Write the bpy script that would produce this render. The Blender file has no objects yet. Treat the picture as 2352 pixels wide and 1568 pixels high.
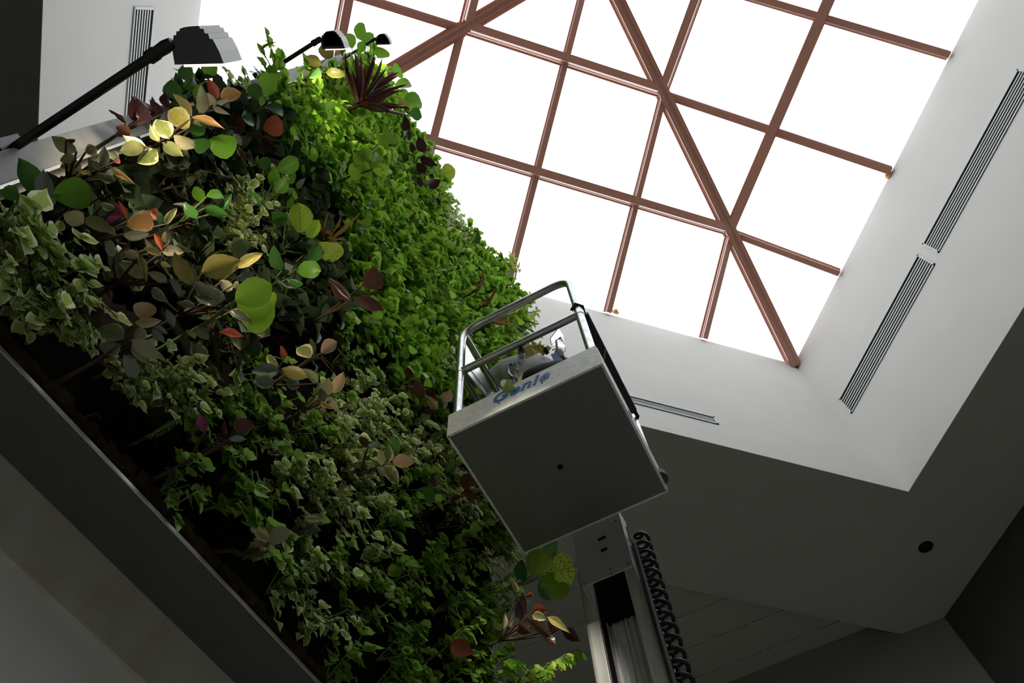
import bpy, math, random
from mathutils import Vector, Matrix
rnd = random.Random(7)
SC = bpy.context.scene
COL = SC.collection
# ------------------------------------------------------------------ camera, world, exposure
F_PX = 1663.15
R_ = ((0.95671295, -0.2883636, -0.03932893),
      (0.24758069, 0.87744115, -0.41085378),
      (0.1529841, 0.38333205, 0.91085257))          # camera right / down / forward in world axes
CAM = Vector((0, 0, 1.6))
cam_d = bpy.data.cameras.new('camera'); cam = bpy.data.objects.new('camera', cam_d); COL.objects.link(cam)
cam_d.sensor_width = 36; cam_d.lens = 36 * F_PX / 2352; cam_d.clip_start = .02; cam_d.clip_end = 200
right, down, fwd = (Vector(r) for r in R_)
cam.matrix_world = Matrix.Translation(CAM) @ Matrix((right, -down, -fwd)).transposed().to_4x4()
SC.camera = cam
w = bpy.data.worlds.new('overcast_sky'); SC.world = w; w.use_nodes = True
bg = w.node_tree.nodes['Background']
bg.inputs[0].default_value = (0.945, 0.985, 1.0, 1); bg.inputs[1].default_value = 2.35
SC.view_settings.view_transform = 'Standard'; SC.view_settings.look = 'None'
SC.view_settings.gamma = 1; SC.view_settings.use_curve_mapping = False
SC.view_settings.exposure = 0.0

# ------------------------------------------------------------------ helpers
def ray(x, y):
    d = right * (x - 1176) + down * (y - 784) + fwd * F_PX
    return d.normalized()
def hz(x, y, h):                       # photo pixel -> point at height h above the camera
    d = ray(x, y); return CAM + d * (h / d.z)
def plane(x, y, n, c):                 # photo pixel -> point on the vertical plane n.(P-CAM)=c
    d = ray(x, y); return CAM + d * (c / n.dot(d))
def proj(P):
    q = P - CAM; z = q.dot(fwd); return 1176 + F_PX * q.dot(right) / z, 784 + F_PX * q.dot(down) / z
def tag(o, label=None, cat=None, group=None, kind=None):
    if label: o['label'] = label
    if cat: o['category'] = cat
    if group: o['group'] = group
    if kind: o['kind'] = kind
    return o
def empty(name, loc, label=None, cat=None, group=None, kind=None):
    o = bpy.data.objects.new(name, None); COL.objects.link(o); o.location = loc; o.empty_display_size = .05
    return tag(o, label, cat, group, kind)
def attach(o, parent):
    if parent is not None:
        o.parent = parent; o.matrix_parent_inverse = WM[parent.name].inverted()
WM = {}
def reg(o, m): WM[o.name] = m; return o
def E_(name, loc, label=None, cat=None, group=None, kind=None, parent=None):
    o = empty(name, loc, label, cat, group, kind); reg(o, Matrix.Translation(loc)); attach(o, parent); return o

class MB:
    """collects shapes in world space, builds ONE mesh object"""
    def __init__(s): s.v = []; s.f = []; s.sm = []
    def add(s, vs, fs, smooth=False):
        n = len(s.v); s.v += [tuple(v) for v in vs]
        for f in fs: s.f.append(tuple(i + n for i in f)); s.sm.append(smooth)
        return s
    def prism(s, poly, ext):           # polygon + extrusion vector
        n = len(poly); a = [Vector(p) for p in poly]; e = Vector(ext)
        s.add(a + [p + e for p in a], [tuple(range(n))[::-1], tuple(range(n, 2 * n))] + [(i, (i + 1) % n, (i + 1) % n + n, i + n) for i in range(n)])
        return s
    def box(s, c, ax, ay, az):         # centre and three half-axis vectors
        c = Vector(c); P = [c + ax * i + ay * j + az * k for i in (-1, 1) for j in (-1, 1) for k in (-1, 1)]
        s.add(P, [(0, 1, 3, 2), (4, 6, 7, 5), (0, 4, 5, 1), (2, 3, 7, 6), (0, 2, 6, 4), (1, 5, 7, 3)]); return s
    def abox(s, a, b):                 # axis aligned from corner to corner
        a = Vector(a); b = Vector(b); h = (b - a) / 2
        return s.box((a + b) / 2, Vector((h.x, 0, 0)), Vector((0, h.y, 0)), Vector((0, 0, h.z)))
    def tube(s, pts, r, n=10, caps=True):
        pts = [Vector(p) for p in pts]; rs = r if isinstance(r, (list, tuple)) else [r] * len(pts)
        rings = []; up = None
        for i, p in enumerate(pts):
            t = (pts[min(i + 1, len(pts) - 1)] - pts[max(i - 1, 0)]).normalized()
            if up is None:
                up = t.orthogonal().normalized()
            up = (up - t * up.dot(t)).normalized(); q = t.cross(up)
            rings.append([p + (up * math.cos(a) + q * math.sin(a)) * rs[i] for a in (2 * math.pi * k / n for k in range(n))])
        vs = [v for R in rings for v in R]; fs = []
        for i in range(len(pts) - 1):
            for k in range(n): fs.append((i * n + k, i * n + (k + 1) % n, (i + 1) * n + (k + 1) % n, (i + 1) * n + k))
        s.add(vs, fs, True)
        if caps:
            s.add(rings[0], [tuple(range(n))[::-1]]); s.add(rings[-1], [tuple(range(n))])
        return s
    def mesh(s, name, mat):
        me = bpy.data.meshes.new(name); me.from_pydata(s.v, [], s.f)
        me.polygons.foreach_set('use_smooth', s.sm); me.materials.append(mat); me.update(); return me
    def build(s, name, mat, parent=None, bevel=0, **kw):
        o = bpy.data.objects.new(name, s.mesh(name, mat)); COL.objects.link(o); reg(o, Matrix.Identity(4)); attach(o, parent)
        if bevel:
            b = o.modifiers.new('bevel', 'BEVEL'); b.width = bevel; b.segments = 2; b.limit_method = 'ANGLE'
        return tag(o, **kw)
def arc(p0, p1, p2, r, n=6):           # rounded corner at p1
    p0, p1, p2 = Vector(p0), Vector(p1), Vector(p2); a = (p0 - p1).normalized() * r; b = (p2 - p1).normalized() * r
    return [p1 + a * (1 - t) ** 2 + b * t ** 2 for t in (i / n for i in range(n + 1))]

# ------------------------------------------------------------------ materials
def mk(name, col, rough=.5, metal=0., spec=.5, noise=0., nscale=8., stretch=(1, 1, 1), bump=0., col2=None, emit=None, rvar=0.):
    m = bpy.data.materials.new(name); m.use_nodes = True; nt = m.node_tree; N = nt.nodes; L = nt.links
    b = N['Principled BSDF']; b.inputs['Base Color'].default_value = (*col, 1); b.inputs['Roughness'].default_value = rough
    b.inputs['Metallic'].default_value = metal; b.inputs['Specular IOR Level'].default_value = spec
    if emit:
        b.inputs['Emission Color'].default_value = (*emit[0], 1); b.inputs['Emission Strength'].default_value = emit[1]
    if noise or bump or rvar:
        tc = N.new('ShaderNodeTexCoord'); mp = N.new('ShaderNodeMapping'); mp.inputs['Scale'].default_value = stretch
        nz = N.new('ShaderNodeTexNoise'); nz.inputs['Scale'].default_value = nscale; nz.inputs['Detail'].default_value = 6
        L.new(tc.outputs['Object'], mp.inputs[0]); L.new(mp.outputs[0], nz.inputs['Vector'])
        if noise:
            mr = N.new('ShaderNodeMapRange'); mr.inputs[1].default_value = .32; mr.inputs[2].default_value = .68
            mr.inputs[3].default_value = 0; mr.inputs[4].default_value = noise
            mx = N.new('ShaderNodeMix'); mx.data_type = 'RGBA'
            mx.inputs[6].default_value = (*col, 1); mx.inputs[7].default_value = (*(col2 or tuple(c * .35 for c in col)), 1)
            L.new(nz.outputs[0], mr.inputs[0]); L.new(mr.outputs[0], mx.inputs[0]); L.new(mx.outputs[2], b.inputs['Base Color'])
        if rvar:
            mr2 = N.new('ShaderNodeMapRange'); mr2.inputs[3].default_value = rough - rvar; mr2.inputs[4].default_value = rough + rvar
            L.new(nz.outputs[0], mr2.inputs[0]); L.new(mr2.outputs[0], b.inputs['Roughness'])
        if bump:
            bp = N.new('ShaderNodeBump'); bp.inputs['Strength'].default_value = bump; bp.inputs['Distance'].default_value = .01
            L.new(nz.outputs[0], bp.inputs['Height']); L.new(bp.outputs[0], b.inputs['Normal'])
    return m
M = {}
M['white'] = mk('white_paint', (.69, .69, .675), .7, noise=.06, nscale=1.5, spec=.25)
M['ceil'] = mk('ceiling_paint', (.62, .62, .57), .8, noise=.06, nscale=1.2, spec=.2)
M['shadeceil'] = mk('shaded_ceiling_paint', (.24, .24, .215), .8, noise=.06, nscale=1.2, spec=.2)  # same plaster as the rest; the left side's shade is put into its colour
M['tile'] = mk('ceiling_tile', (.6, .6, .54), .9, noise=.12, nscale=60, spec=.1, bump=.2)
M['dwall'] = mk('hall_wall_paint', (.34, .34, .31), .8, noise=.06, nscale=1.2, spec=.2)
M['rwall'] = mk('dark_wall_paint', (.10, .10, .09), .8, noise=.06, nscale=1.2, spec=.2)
M['lower'] = mk('lower_wall_paint', (.80, .81, .78), .75, noise=.05, nscale=2, spec=.2)
M['floor'] = mk('stone_floor', (.44, .425, .385), .45, noise=.3, nscale=3, spec=.3)
M['brown'] = mk('brown_coated_aluminium', (.52, .24, .17), .4, noise=.1, nscale=3, spec=.5)
bb = M['brown'].node_tree.nodes['Principled BSDF']; bb.inputs['Coat Weight'].default_value = 1; bb.inputs['Coat Roughness'].default_value = .22; bb.inputs['Coat IOR'].default_value = 1.7
M['black'] = mk('black_coating', (.012, .012, .014), .35, spec=.5, noise=.15, nscale=20)
M['lampblk'] = mk('dusty_black_coating', (.016, .016, .018), .38, noise=.6, nscale=9, stretch=(1, 1, 4), col2=(.035, .035, .038), spec=.9)
bb = M['lampblk'].node_tree.nodes['Principled BSDF']; bb.inputs['Coat Weight'].default_value = .45; bb.inputs['Coat Roughness'].default_value = .35
M['slot'] = mk('slot_black', (.006, .005, .006), .8, spec=.1)
M['slat'] = mk('vent_white', (.62, .67, .65), .45, spec=.4)
M['tan'] = mk('tan_plastic', (.62, .36, .13), .45, noise=.15, nscale=30)
M['alu'] = mk('worn_aluminium', (.70, .71, .72), .34, .95, noise=.5, nscale=26, col2=(.42, .42, .43), rvar=.1)
M['toe'] = mk('scuffed_plate', (.94, .94, .92), .5, .12, noise=.6, nscale=34, col2=(.62, .62, .6), bump=.05, stretch=(1, 1, 1.6))
M['under'] = mk('grey_underside', (.20, .205, .21), .5, .4, noise=.3, nscale=4, col2=(.14, .14, .15))
M['mast'] = mk('brushed_mast', (.80, .79, .76), .4, .35, noise=.55, nscale=14, stretch=(6, 6, .5), col2=(.5, .49, .46), rvar=.1)
M['web'] = mk('mast_web', (.85, .85, .86), .4, .3, noise=.5, nscale=10, stretch=(10, 10, .4), col2=(.5, .5, .5))
M['plate'] = mk('grey_steel_plate', (.55, .55, .55), .45, .2, noise=.3, nscale=12, col2=(.42, .42, .42))
M['steel'] = mk('galvanised_panel', (.40, .40, .395), .55, .2, noise=.55, nscale=14, stretch=(1, 1, 2), col2=(.27, .27, .265), bump=.05)
M['steel2'] = mk('stained_panel', (.70, .69, .65), .6, .1, noise=.5, nscale=7, stretch=(2, 2, 1), col2=(.50, .39, .28), bump=.1)
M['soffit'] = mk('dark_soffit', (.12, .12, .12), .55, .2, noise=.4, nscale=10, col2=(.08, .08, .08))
M['lip'] = mk('bright_edge', (.75, .74, .72), .35, .6)
M['felt'] = mk('growing_felt', (.008, .007, .006), .95, noise=.5, nscale=30, col2=(.014, .011, .008), bump=.6, spec=.05)
M['moss'] = mk('brown_root_mat', (.07, .05, .03), .95, noise=.6, nscale=60, col2=(.03, .022, .014), bump=.8, spec=.05)
M['rubber'] = mk('black_rubber', (.045, .05, .048), .5, spec=.4, noise=.3, nscale=30, col2=(.03, .034, .034))
M['cable'] = mk('coil_black', (.012, .013, .015), .4, spec=.5)
M['blue'] = mk('blue_vinyl', (.03, .19, .62), .4, spec=.4)
M['red'] = mk('red_vinyl', (.6, .02, .02), .4)
M['brass'] = mk('brass', (.6, .4, .16), .35, .9)
M['shirt'] = mk('grey_shirt', (.50, .51, .54), .85, noise=.35, nscale=9, stretch=(1, 3, 1), col2=(.38, .39, .42), bump=.5)
M['pants'] = mk('black_trousers', (.018, .019, .022), .8, noise=.3, nscale=12, bump=.4, col2=(.03, .03, .034))
M['skin'] = mk('skin', (.45, .27, .19), .55)
M['hair'] = mk('brown_hair', (.10, .055, .035), .55, noise=.6, nscale=40, col2=(.22, .13, .085), stretch=(1, 1, .3))
M['web_y'] = mk('yellow_webbing', (.62, .5, .06), .7, noise=.25, nscale=50)
M['web_b'] = mk('black_webbing', (.012, .012, .013), .5, spec=.5)
M['bluecloth'] = mk('blue_cloth', (.06, .16, .42), .8)
M['mirror'] = mk('mirror_sheet', (.86, .90, .92), .06, 1.0)
M['stemb'] = mk('brown_stem', (.07, .04, .025), .7)
M['stemg'] = mk('green_stem', (.12, .18, .05), .6)
M['lampglow'] = mk('lamp_lens', (.9, .8, .75), .3, emit=((1, .75, .62), 1.5))
def glassmat():
    m = bpy.data.materials.new('clear_glazing'); m.use_nodes = True; N = m.node_tree.nodes; L = m.node_tree.links
    N.remove(N['Principled BSDF']); t = N.new('ShaderNodeBsdfTransparent'); t.inputs[0].default_value = (.985, .995, .995, 1)
    g = N.new('ShaderNodeBsdfGlossy'); g.inputs['Roughness'].default_value = .03
    x = N.new('ShaderNodeMixShader'); x.inputs[0].default_value = .04
    L.new(t.outputs[0], x.inputs[1]); L.new(g.outputs[0], x.inputs[2]); L.new(x.outputs[0], N['Material Output'].inputs[0]); return m
M['glass'] = glassmat()

def leafmat(name, col, edge=None, ew=.25, back=None, trans=.45, rough=.38, var=.25, vein=None, spots=None, patch=0., tint=None):
    m = bpy.data.materials.new(name); m.use_nodes = True; nt = m.node_tree; N = nt.nodes; L = nt.links
    b = N['Principled BSDF']; out = N['Material Output']
    def mix(f, a, c):
        x = N.new('ShaderNodeMix'); x.data_type = 'RGBA'
        for i, v in ((0, f), (6, a), (7, c)):
            if hasattr(v, 'links'): L.new(v, x.inputs[i])
            elif i == 0: x.inputs[0].default_value = v
            else: x.inputs[i].default_value = (*v, 1)
        return x.outputs[2]
    def math_(op, a, c=None):
        x = N.new('ShaderNodeMath'); x.operation = op
        for i, v in ((0, a), (1, c)):
            if v is None: continue
            if hasattr(v, 'links'): L.new(v, x.inputs[i])
            else: x.inputs[i].default_value = v
        return x.outputs[0]
    def rng(v, a, c, d=0., e=1.):
        x = N.new('ShaderNodeMapRange'); L.new(v, x.inputs[0])
        for i, k in ((1, a), (2, c), (3, d), (4, e)): x.inputs[i].default_value = k
        return x.outputs[0]
    uv = N.new('ShaderNodeUVMap'); sp = N.new('ShaderNodeSeparateXYZ'); L.new(uv.outputs[0], sp.inputs[0])
    au = math_('ABSOLUTE', math_('SUBTRACT', math_('MULTIPLY', sp.outputs[0], 2.), 1.))
    geo = N.new('ShaderNodeNewGeometry'); oi = N.new('ShaderNodeObjectInfo')
    r = math_('FRACT', math_('ADD', geo.outputs['Random Per Island'], oi.outputs['Random']))
    nz = N.new('ShaderNodeTexNoise'); nz.noise_dimensions = '4D'; nz.inputs['Scale'].default_value = 5; nz.inputs['Detail'].default_value = 3
    L.new(uv.outputs[0], nz.inputs['Vector']); L.new(math_('MULTIPLY', r, 40.), nz.inputs['W'])
    c = col
    if tint: c = mix(rng(r, .55, .95), col, tint)
    if patch: c = mix(rng(nz.outputs[0], .5, .58, 0, patch), c if hasattr(c, 'links') else col, tuple(k * .45 for k in col))
    if edge:
        e = math_('ADD', au, math_('MULTIPLY', math_('SUBTRACT', nz.outputs[0], .5), .9))
        c = mix(rng(e, 1 - ew - .06, 1 - ew + .06), c, edge)
    if vein:
        side = math_('PINGPONG', math_('ADD', math_('MULTIPLY', sp.outputs[1], 1.), math_('MULTIPLY', au, -.28)), .065)
        vv = math_('MAXIMUM', rng(side, .012, .004, 0, 1), rng(au, .05, .02))
        c = mix(math_('MULTIPLY', vv, .75), c, vein)
    else:
        c = mix(math_('MULTIPLY', rng(au, .06, .015), .3), c, tuple(k * .6 for k in col))
    if spots:
        n2 = N.new('ShaderNodeTexNoise'); n2.inputs['Scale'].default_value = 16; L.new(uv.outputs[0], n2.inputs['Vector'])
        c = mix(rng(n2.outputs[0], .58, .63), c, spots)
    if back:
        c = mix(geo.outputs['Backfacing'], c, back)
    hs = N.new('ShaderNodeHueSaturation')
    L.new(rng(r, 0, 1, .5 - var * .06, .5 + var * .06), hs.inputs['Hue'])
    L.new(rng(math_('FRACT', math_('MULTIPLY', r, 7.31)), 0, 1, 1 - var, 1 + var), hs.inputs['Value'])
    L.new(c, hs.inputs['Color']); c = hs.outputs[0]
    L.new(c, b.inputs['Base Color']); b.inputs['Roughness'].default_value = rough; b.inputs['Specular IOR Level'].default_value = .4
    t = N.new('ShaderNodeBsdfTranslucent'); g = N.new('ShaderNodeGamma'); g.inputs[1].default_value = .9
    L.new(c, g.inputs[0]); L.new(g.outputs[0], t.inputs[0])
    x = N.new('ShaderNodeMixShader'); x.inputs[0].default_value = trans
    L.new(b.outputs[0], x.inputs[1]); L.new(t.outputs[0], x.inputs[2]); L.new(x.outputs[0], out.inputs[0])
    return m
LM = {
 'G': leafmat('small_bright_leaf', (.22, .47, .035), tint=(.45, .64, .09), trans=.5, var=.35),
 'Gy': leafmat('small_yellow_leaf', (.55, .62, .08), trans=.5, var=.25),
 'V': leafmat('cream_edged_leaf', (.40, .56, .14), edge=(.88, .88, .57), ew=.36, var=.2, trans=.55),
 'F': leafmat('green_fig_leaf', (.25, .46, .07), tint=(.42, .60, .13), var=.3, trans=.45),
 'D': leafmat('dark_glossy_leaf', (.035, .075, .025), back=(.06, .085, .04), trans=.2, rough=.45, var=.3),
 'round': leafmat('round_green_leaf', (.15, .36, .025), back=(.17, .38, .03), trans=.5, rough=.35, var=.12),
 'rounddk': leafmat('round_dark_leaf', (.06, .17, .03), trans=.35, rough=.3, var=.15),
 'lime': leafmat('lime_leaf', (.28, .48, .035), trans=.5, var=.1),
 'limev': leafmat('veined_lime_leaf', (.33, .45, .04), vein=(.10, .13, .02), trans=.5, var=.08),
 'limes': leafmat('spotted_lime_leaf', (.36, .52, .06), spots=(.30, .06, .02), trans=.5, var=.08),
 'limeb': leafmat('scorched_leaf', (.30, .42, .04), spots=(.10, .04, .015), vein=(.12, .17, .03), trans=.5, var=.08),
 'rv': leafmat('variegated_rubber_leaf', (.20, .24, .07), edge=(.72, .60, .34), ew=.32, back=(.26, .28, .10), trans=.35, var=.15, patch=.4),
 'rvg': leafmat('grey_green_rubber_leaf', (.16, .19, .12), edge=(.50, .46, .32), ew=.14, back=(.22, .22, .12), trans=.25, rough=.28, var=.15, patch=.4),
 'cream': leafmat('cream_leaf', (.72, .64, .38), edge=(.42, .46, .2), ew=.15, trans=.4, var=.1),
 'olive': leafmat('olive_rubber_leaf', (.26, .27, .045), back=(.30, .24, .06), edge=(.45, .38, .12), ew=.12, trans=.45, var=.1),
 'yell': leafmat('yellow_leaf', (.66, .54, .12), edge=(.8, .68, .36), ew=.3, trans=.45, var=.1, patch=.3),
 'orange': leafmat('orange_leaf', (.68, .32, .09), edge=(.78, .55, .26), ew=.25, trans=.45, var=.1),
 'coral': leafmat('coral_leaf', (.62, .13, .06), trans=.45, var=.1),
 'pink': leafmat('magenta_leaf', (.30, .05, .12), trans=.35, var=.15),
 'peach': leafmat('peach_leaf', (.56, .35, .2), edge=(.6, .42, .25), ew=.2, trans=.4, var=.08),
 'tan': leafmat('tan_leaf', (.42, .36, .18), edge=(.5, .42, .22), ew=.2, trans=.4, var=.1),
 'burg': leafmat('burgundy_leaf', (.075, .03, .022), edge=(.16, .07, .045), ew=.05, trans=.25, rough=.3, var=.2),
 'mar': leafmat('maroon_leaf', (.05, .018, .022), trans=.25, rough=.3, var=.2),
 'rust': leafmat('rust_red_leaf', (.34, .075, .035), back=(.36, .08, .035), edge=(.22, .08, .04), ew=.06, trans=.45, rough=.35, var=.08),
 'grey': leafmat('glossy_grey_leaf', (.20, .24, .20), trans=.15, rough=.2, var=.15),
 'cord': leafmat('cordyline_blade', (.10, .035, .045), edge=(.24, .15, .04), ew=.22, trans=.35, rough=.35, var=.3),
 'bromo': leafmat('rust_blade', (.34, .13, .06), trans=.4, var=.25),
 'straw': leafmat('straw_blade', (.45, .26, .09), trans=.4, var=.2),
 'limep': leafmat('pale_lime_leaf', (.42, .52, .16), trans=.35, var=.05),
 'fern': leafmat('fern_frond', (.14, .33, .05), trans=.4, var=.2),
}
# ------------------------------------------------------------------ leaf meshes (unit length along +Y, unit width)
SH = {'ovate': [(0, .04), (.12, .55), (.3, .92), (.48, 1), (.68, .84), (.86, .45), (1, .0)],
      'round': [(0, .05), (.12, .45), (.32, .82), (.58, 1), (.78, .92), (.93, .55), (1, .08)],
      'lance': [(0, .06), (.15, .6), (.35, 1), (.55, .9), (.75, .55), (.9, .22), (1, .0)],
      'drip': [(0, .1), (.1, .7), (.28, 1), (.48, .88), (.66, .55), (.82, .2), (1, .0)],
      'blade': [(0, .6), (.2, .95), (.45, 1), (.7, .8), (.88, .42), (1, .0)],
      'lobed': [(0, .05), (.08, .75), (.2, 1), (.32, .55), (.45, .5), (.6, .95), (.78, 1.0), (.92, .65), (1, .15)],
      'ivy': [(0, .1), (.05, .62), (.2, 1), (.34, .62), (.5, .72), (.68, .5), (.86, .2), (1, .0)]}
def leaf_geo(shape, fold=.25, curl=.3, wave=0.):
    pr = SH[shape]; vs = []; uv = []
    for y, h in pr:
        for k in (-1, -.5, 0, .5, 1):
            x = k * h * .5
            z = fold * abs(x) - curl * (y ** 2) * .5 + wave * math.sin(y * 11 + k * 2) * abs(k)
            vs.append((x, y - .12 * curl * y * y, z)); uv.append((k * .5 + .5, y))
    fs = [(i * 5 + k, i * 5 + k + 1, i * 5 + 5 + k + 1, i * 5 + 5 + k) for i in range(len(pr) - 1) for k in range(4)]
    return vs, fs, uv
def small_geo(shape, fold=.25, curl=.3):               # cheap leaf for the massed foliage (3 columns)
    pr = SH[shape][::2] if len(SH[shape]) > 6 else SH[shape]; vs = []; uv = []
    for y, h in pr:
        for k in (-1, 0, 1):
            x = k * max(h, .03) * .5; vs.append((x, y - .12 * curl * y * y, fold * abs(x) - curl * y * y * .5)); uv.append((k * .5 + .5, y))
    fs = [(i * 3 + k, i * 3 + k + 1, i * 3 + 3 + k + 1, i * 3 + 3 + k) for i in range(len(pr) - 1) for k in range(2)]
    return vs, fs, uv
def finish(me, uvs, mat):
    ul = me.uv_layers.new(name='UVMap'); li = [0] * len(me.loops); me.loops.foreach_get('vertex_index', li)
    flat = []
    for i in li: flat += uvs[i]
    ul.data.foreach_set('uv', flat); me.polygons.foreach_set('use_smooth', [True] * len(me.polygons)); me.materials.append(mat); me.update()
LC = {}
def leaf_mesh(shape, mat, var):
    k = (shape, mat, var)
    if k not in LC:
        r = random.Random(var * 31 + len(shape)); vs, fs, uv = leaf_geo(shape, r.uniform(.1, .4), r.uniform(.05, .5), r.uniform(0, .04))
        me = bpy.data.meshes.new('leaf'); me.from_pydata(vs, [], fs); finish(me, uv, LM[mat]); LC[k] = me
    return LC[k]
def leaf_matrix(B, T, n, wid):
    ax = T - B; L = ax.length; y = ax / L; z = (n - y * n.dot(y)).normalized(); x = y.cross(z)
    return Matrix(((x.x * wid, y.x * L, z.x * L, B.x), (x.y * wid, y.y * L, z.y * L, B.y), (x.z * wid, y.z * L, z.z * L, B.z), (0, 0, 0, 1)))
def put_leaf(parent, shape, mat, B, T, n, wid, label=None, name='leaf'):
    o = bpy.data.objects.new(name, leaf_mesh(shape, mat, rnd.randrange(4))); COL.objects.link(o)
    m = leaf_matrix(B, T, n, wid)
    o.parent = parent; o.matrix_local = WM[parent.name].inverted() @ m
    if label: o['label'] = label
    return o
class Joined:
    def __init__(s): s.v = []; s.f = []; s.uv = []
    def leaf(s, geo, m):
        vs, fs, uv = geo; n = len(s.v); s.v += [tuple(m @ Vector(v)) for v in vs]; s.uv += uv; s.f += [tuple(i + n for i in f) for f in fs]
    def mesh(s, name, mat):
        me = bpy.data.meshes.new(name); me.from_pydata(s.v, [], s.f); finish(me, s.uv, mat); return me

# ================================================================== STRUCTURE
H = 7.3 + 1.6                      # plaster ceiling height (floor = 0)
HT = 10.935 + 1.6                  # top of the skylight well
XR, XLB, XLT, YB, YF = 6.617, -3.774, -3.649, 3.705, -6.565
GYP = 5.88; RX = 8.17
a45 = math.radians(45.26); n2 = Vector((math.cos(a45), math.sin(a45), 0)); DW = 9.618; dW = Vector((-n2.y, n2.x, 0))
S = dict(kind='structure')
MB().abox((-9, -13, -.2), (13, 22, 0)).build('floor', M['floor'], **S)
ZG = H + .29
yr = (DW - RX * n2.x) / n2.y       # corner of right wall and hall wall
cor = Vector((RX, yr, 0)); far = cor + dW * 22
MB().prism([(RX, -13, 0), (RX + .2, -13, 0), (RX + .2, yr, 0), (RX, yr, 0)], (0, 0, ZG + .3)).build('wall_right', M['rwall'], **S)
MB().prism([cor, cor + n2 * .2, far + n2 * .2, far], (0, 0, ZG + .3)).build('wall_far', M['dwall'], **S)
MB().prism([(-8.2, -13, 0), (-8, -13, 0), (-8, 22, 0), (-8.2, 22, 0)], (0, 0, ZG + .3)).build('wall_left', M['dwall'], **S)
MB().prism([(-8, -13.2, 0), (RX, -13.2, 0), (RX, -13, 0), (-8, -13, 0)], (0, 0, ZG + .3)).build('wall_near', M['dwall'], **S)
cl = MB(); T_ = .32
yg = (DW - GYP * n2.y) / n2.x      # x where plaster edge meets hall wall
for poly in ([(XR, -13), (RX, -13), (RX, yr), (yg, GYP), (XR, GYP)], [(XLB, YB), (XR, YB), (XR, GYP), (XLB, GYP)], [(XLB, -13), (XR, -13), (XR, YF), (XLB, YF)]):
    cl.prism([(x, y, H) for x, y in poly], (0, 0, T_))
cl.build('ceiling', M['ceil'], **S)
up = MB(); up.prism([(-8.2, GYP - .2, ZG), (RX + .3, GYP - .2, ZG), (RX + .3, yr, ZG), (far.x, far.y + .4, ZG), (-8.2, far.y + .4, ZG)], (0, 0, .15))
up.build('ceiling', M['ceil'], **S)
MB().prism([(-8, -13, H), (XLB, -13, H), (XLB, GYP, H), (-8, GYP, H)], (0, 0, T_)).build('ceiling', M['shadeceil'], **S)
# --- lay-in tiles of the far ceiling (visible part), clipped at plaster edge and hall wall
def clip(poly, n, c):
    out = []
    for i in range(len(poly)):
        a, b = poly[i], poly[(i + 1) % len(poly)]; da, db = n.dot(a) - c, n.dot(b) - c
        if da <= 0: out.append(a)
        if (da < 0) != (db < 0): out.append(a + (b - a) * (da / (da - db)))
    return out
tilec = bpy.data.objects['ceiling.001']
g = lambda x, y: (1568 + x / 3, 1046 + y / 3)
O_ = hz(*g(560, 1335), 7.59); pT, qT = -dW, n2; TS = .611
for i in range(-9, 7):
    for j in range(-7, 3):
        c = O_ + pT * (i + .5) * TS + qT * (j + .5) * TS
        x, y = proj(c)
        if not (1250 < x < 2250 and 1280 < y < 1640): continue
        gpx = .016; poly = [O_ + pT * (i + (1 if a else 0)) * TS + qT * (j + (1 if b else 0)) * TS + pT * (-gpx if a else gpx) + qT * (-gpx if b else gpx) for a, b in ((0, 0), (1, 0), (1, 1), (0, 1))]
        poly = [Vector((p.x, p.y, 0)) for p in poly]
        poly = clip(clip(poly, Vector((0, -1, 0)), -(GYP + .005)), n2, DW - .01)
        if len(poly) < 3: continue
        MB().prism([(p.x, p.y, ZG - .016) for p in poly], (0, 0, .014)).build('ceiling_tile', M['tile'], tilec)
# --- skylight well
def wallq(name, a, b, c, d, out):      # bottom a,b top c,d
    return MB().prism([a, b, c, d], out).build(name, M['white'], **S)
wallq('wall_skylight_right', (XR - .006, YF - .15, H + .001), (XR - .006, YB, H + .001), (XR - .006, YB, HT), (XR - .006, YF - .15, HT), (.15, 0, 0))
wallq('wall_skylight_left', (XLB + .006, YF - .15, H + .001), (XLB + .006, YB, H + .001), (XLT, YB, HT), (XLT, YF - .15, HT), (-.15, 0, 0))
wallq('wall_skylight_back', (XLB, YB - .006, H + .001), (XR, YB - .006, H + .001), (XR, YB - .006, HT), (XLB, YB - .006, HT), (0, .15, 0))
wallq('wall_skylight_front', (XLB, YF + .006, H + .001), (XR, YF + .006, H + .001), (XR, YF + .006, HT), (XLB, YF + .006, HT), (0, -.15, 0))
# --- pyramid skylight
sky = E_('window_1', Vector(((XLT + XR) / 2, (YB + YF) / 2, HT)), kind='structure')
W2 = (XR - XLT) / 2; cx = (XR + XLT) / 2; cy = YB - W2; m3 = W2 / 3; K = .43
def slope(i, u, t):                    # side i, u along the edge (-W2..W2), t from the edge towards the apex
    base = {0: (Vector((1, 0, 0)), Vector((0, -1, 0))), 1: (Vector((0, -1, 0)), Vector((-1, 0, 0))),
            2: (Vector((-1, 0, 0)), Vector((0, 1, 0))), 3: (Vector((0, 1, 0)), Vector((1, 0, 0)))}[i]
    e, inw = base; c = Vector((cx, cy, HT + .06)) - inw * W2
    return c + e * u + inw * t + Vector((0, 0, K * t))
def bar(a, b, wdt, dep, nrm, capw):
    d = (b - a).normalized(); sd = d.cross(nrm).normalized(); L = (b - a).length / 2; c = (a + b) / 2
    mb = MB(); mb.box(c - nrm * (dep / 2 + .03), d * L, sd * wdt / 2, nrm * dep / 2)
    mb.box(c - nrm * .018, d * L, sd * capw / 2, nrm * .013)
    mb.box(c - nrm * (dep * .45 + .03), d * L, sd * (wdt / 2 + .008), nrm * .012)
    return mb
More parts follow.
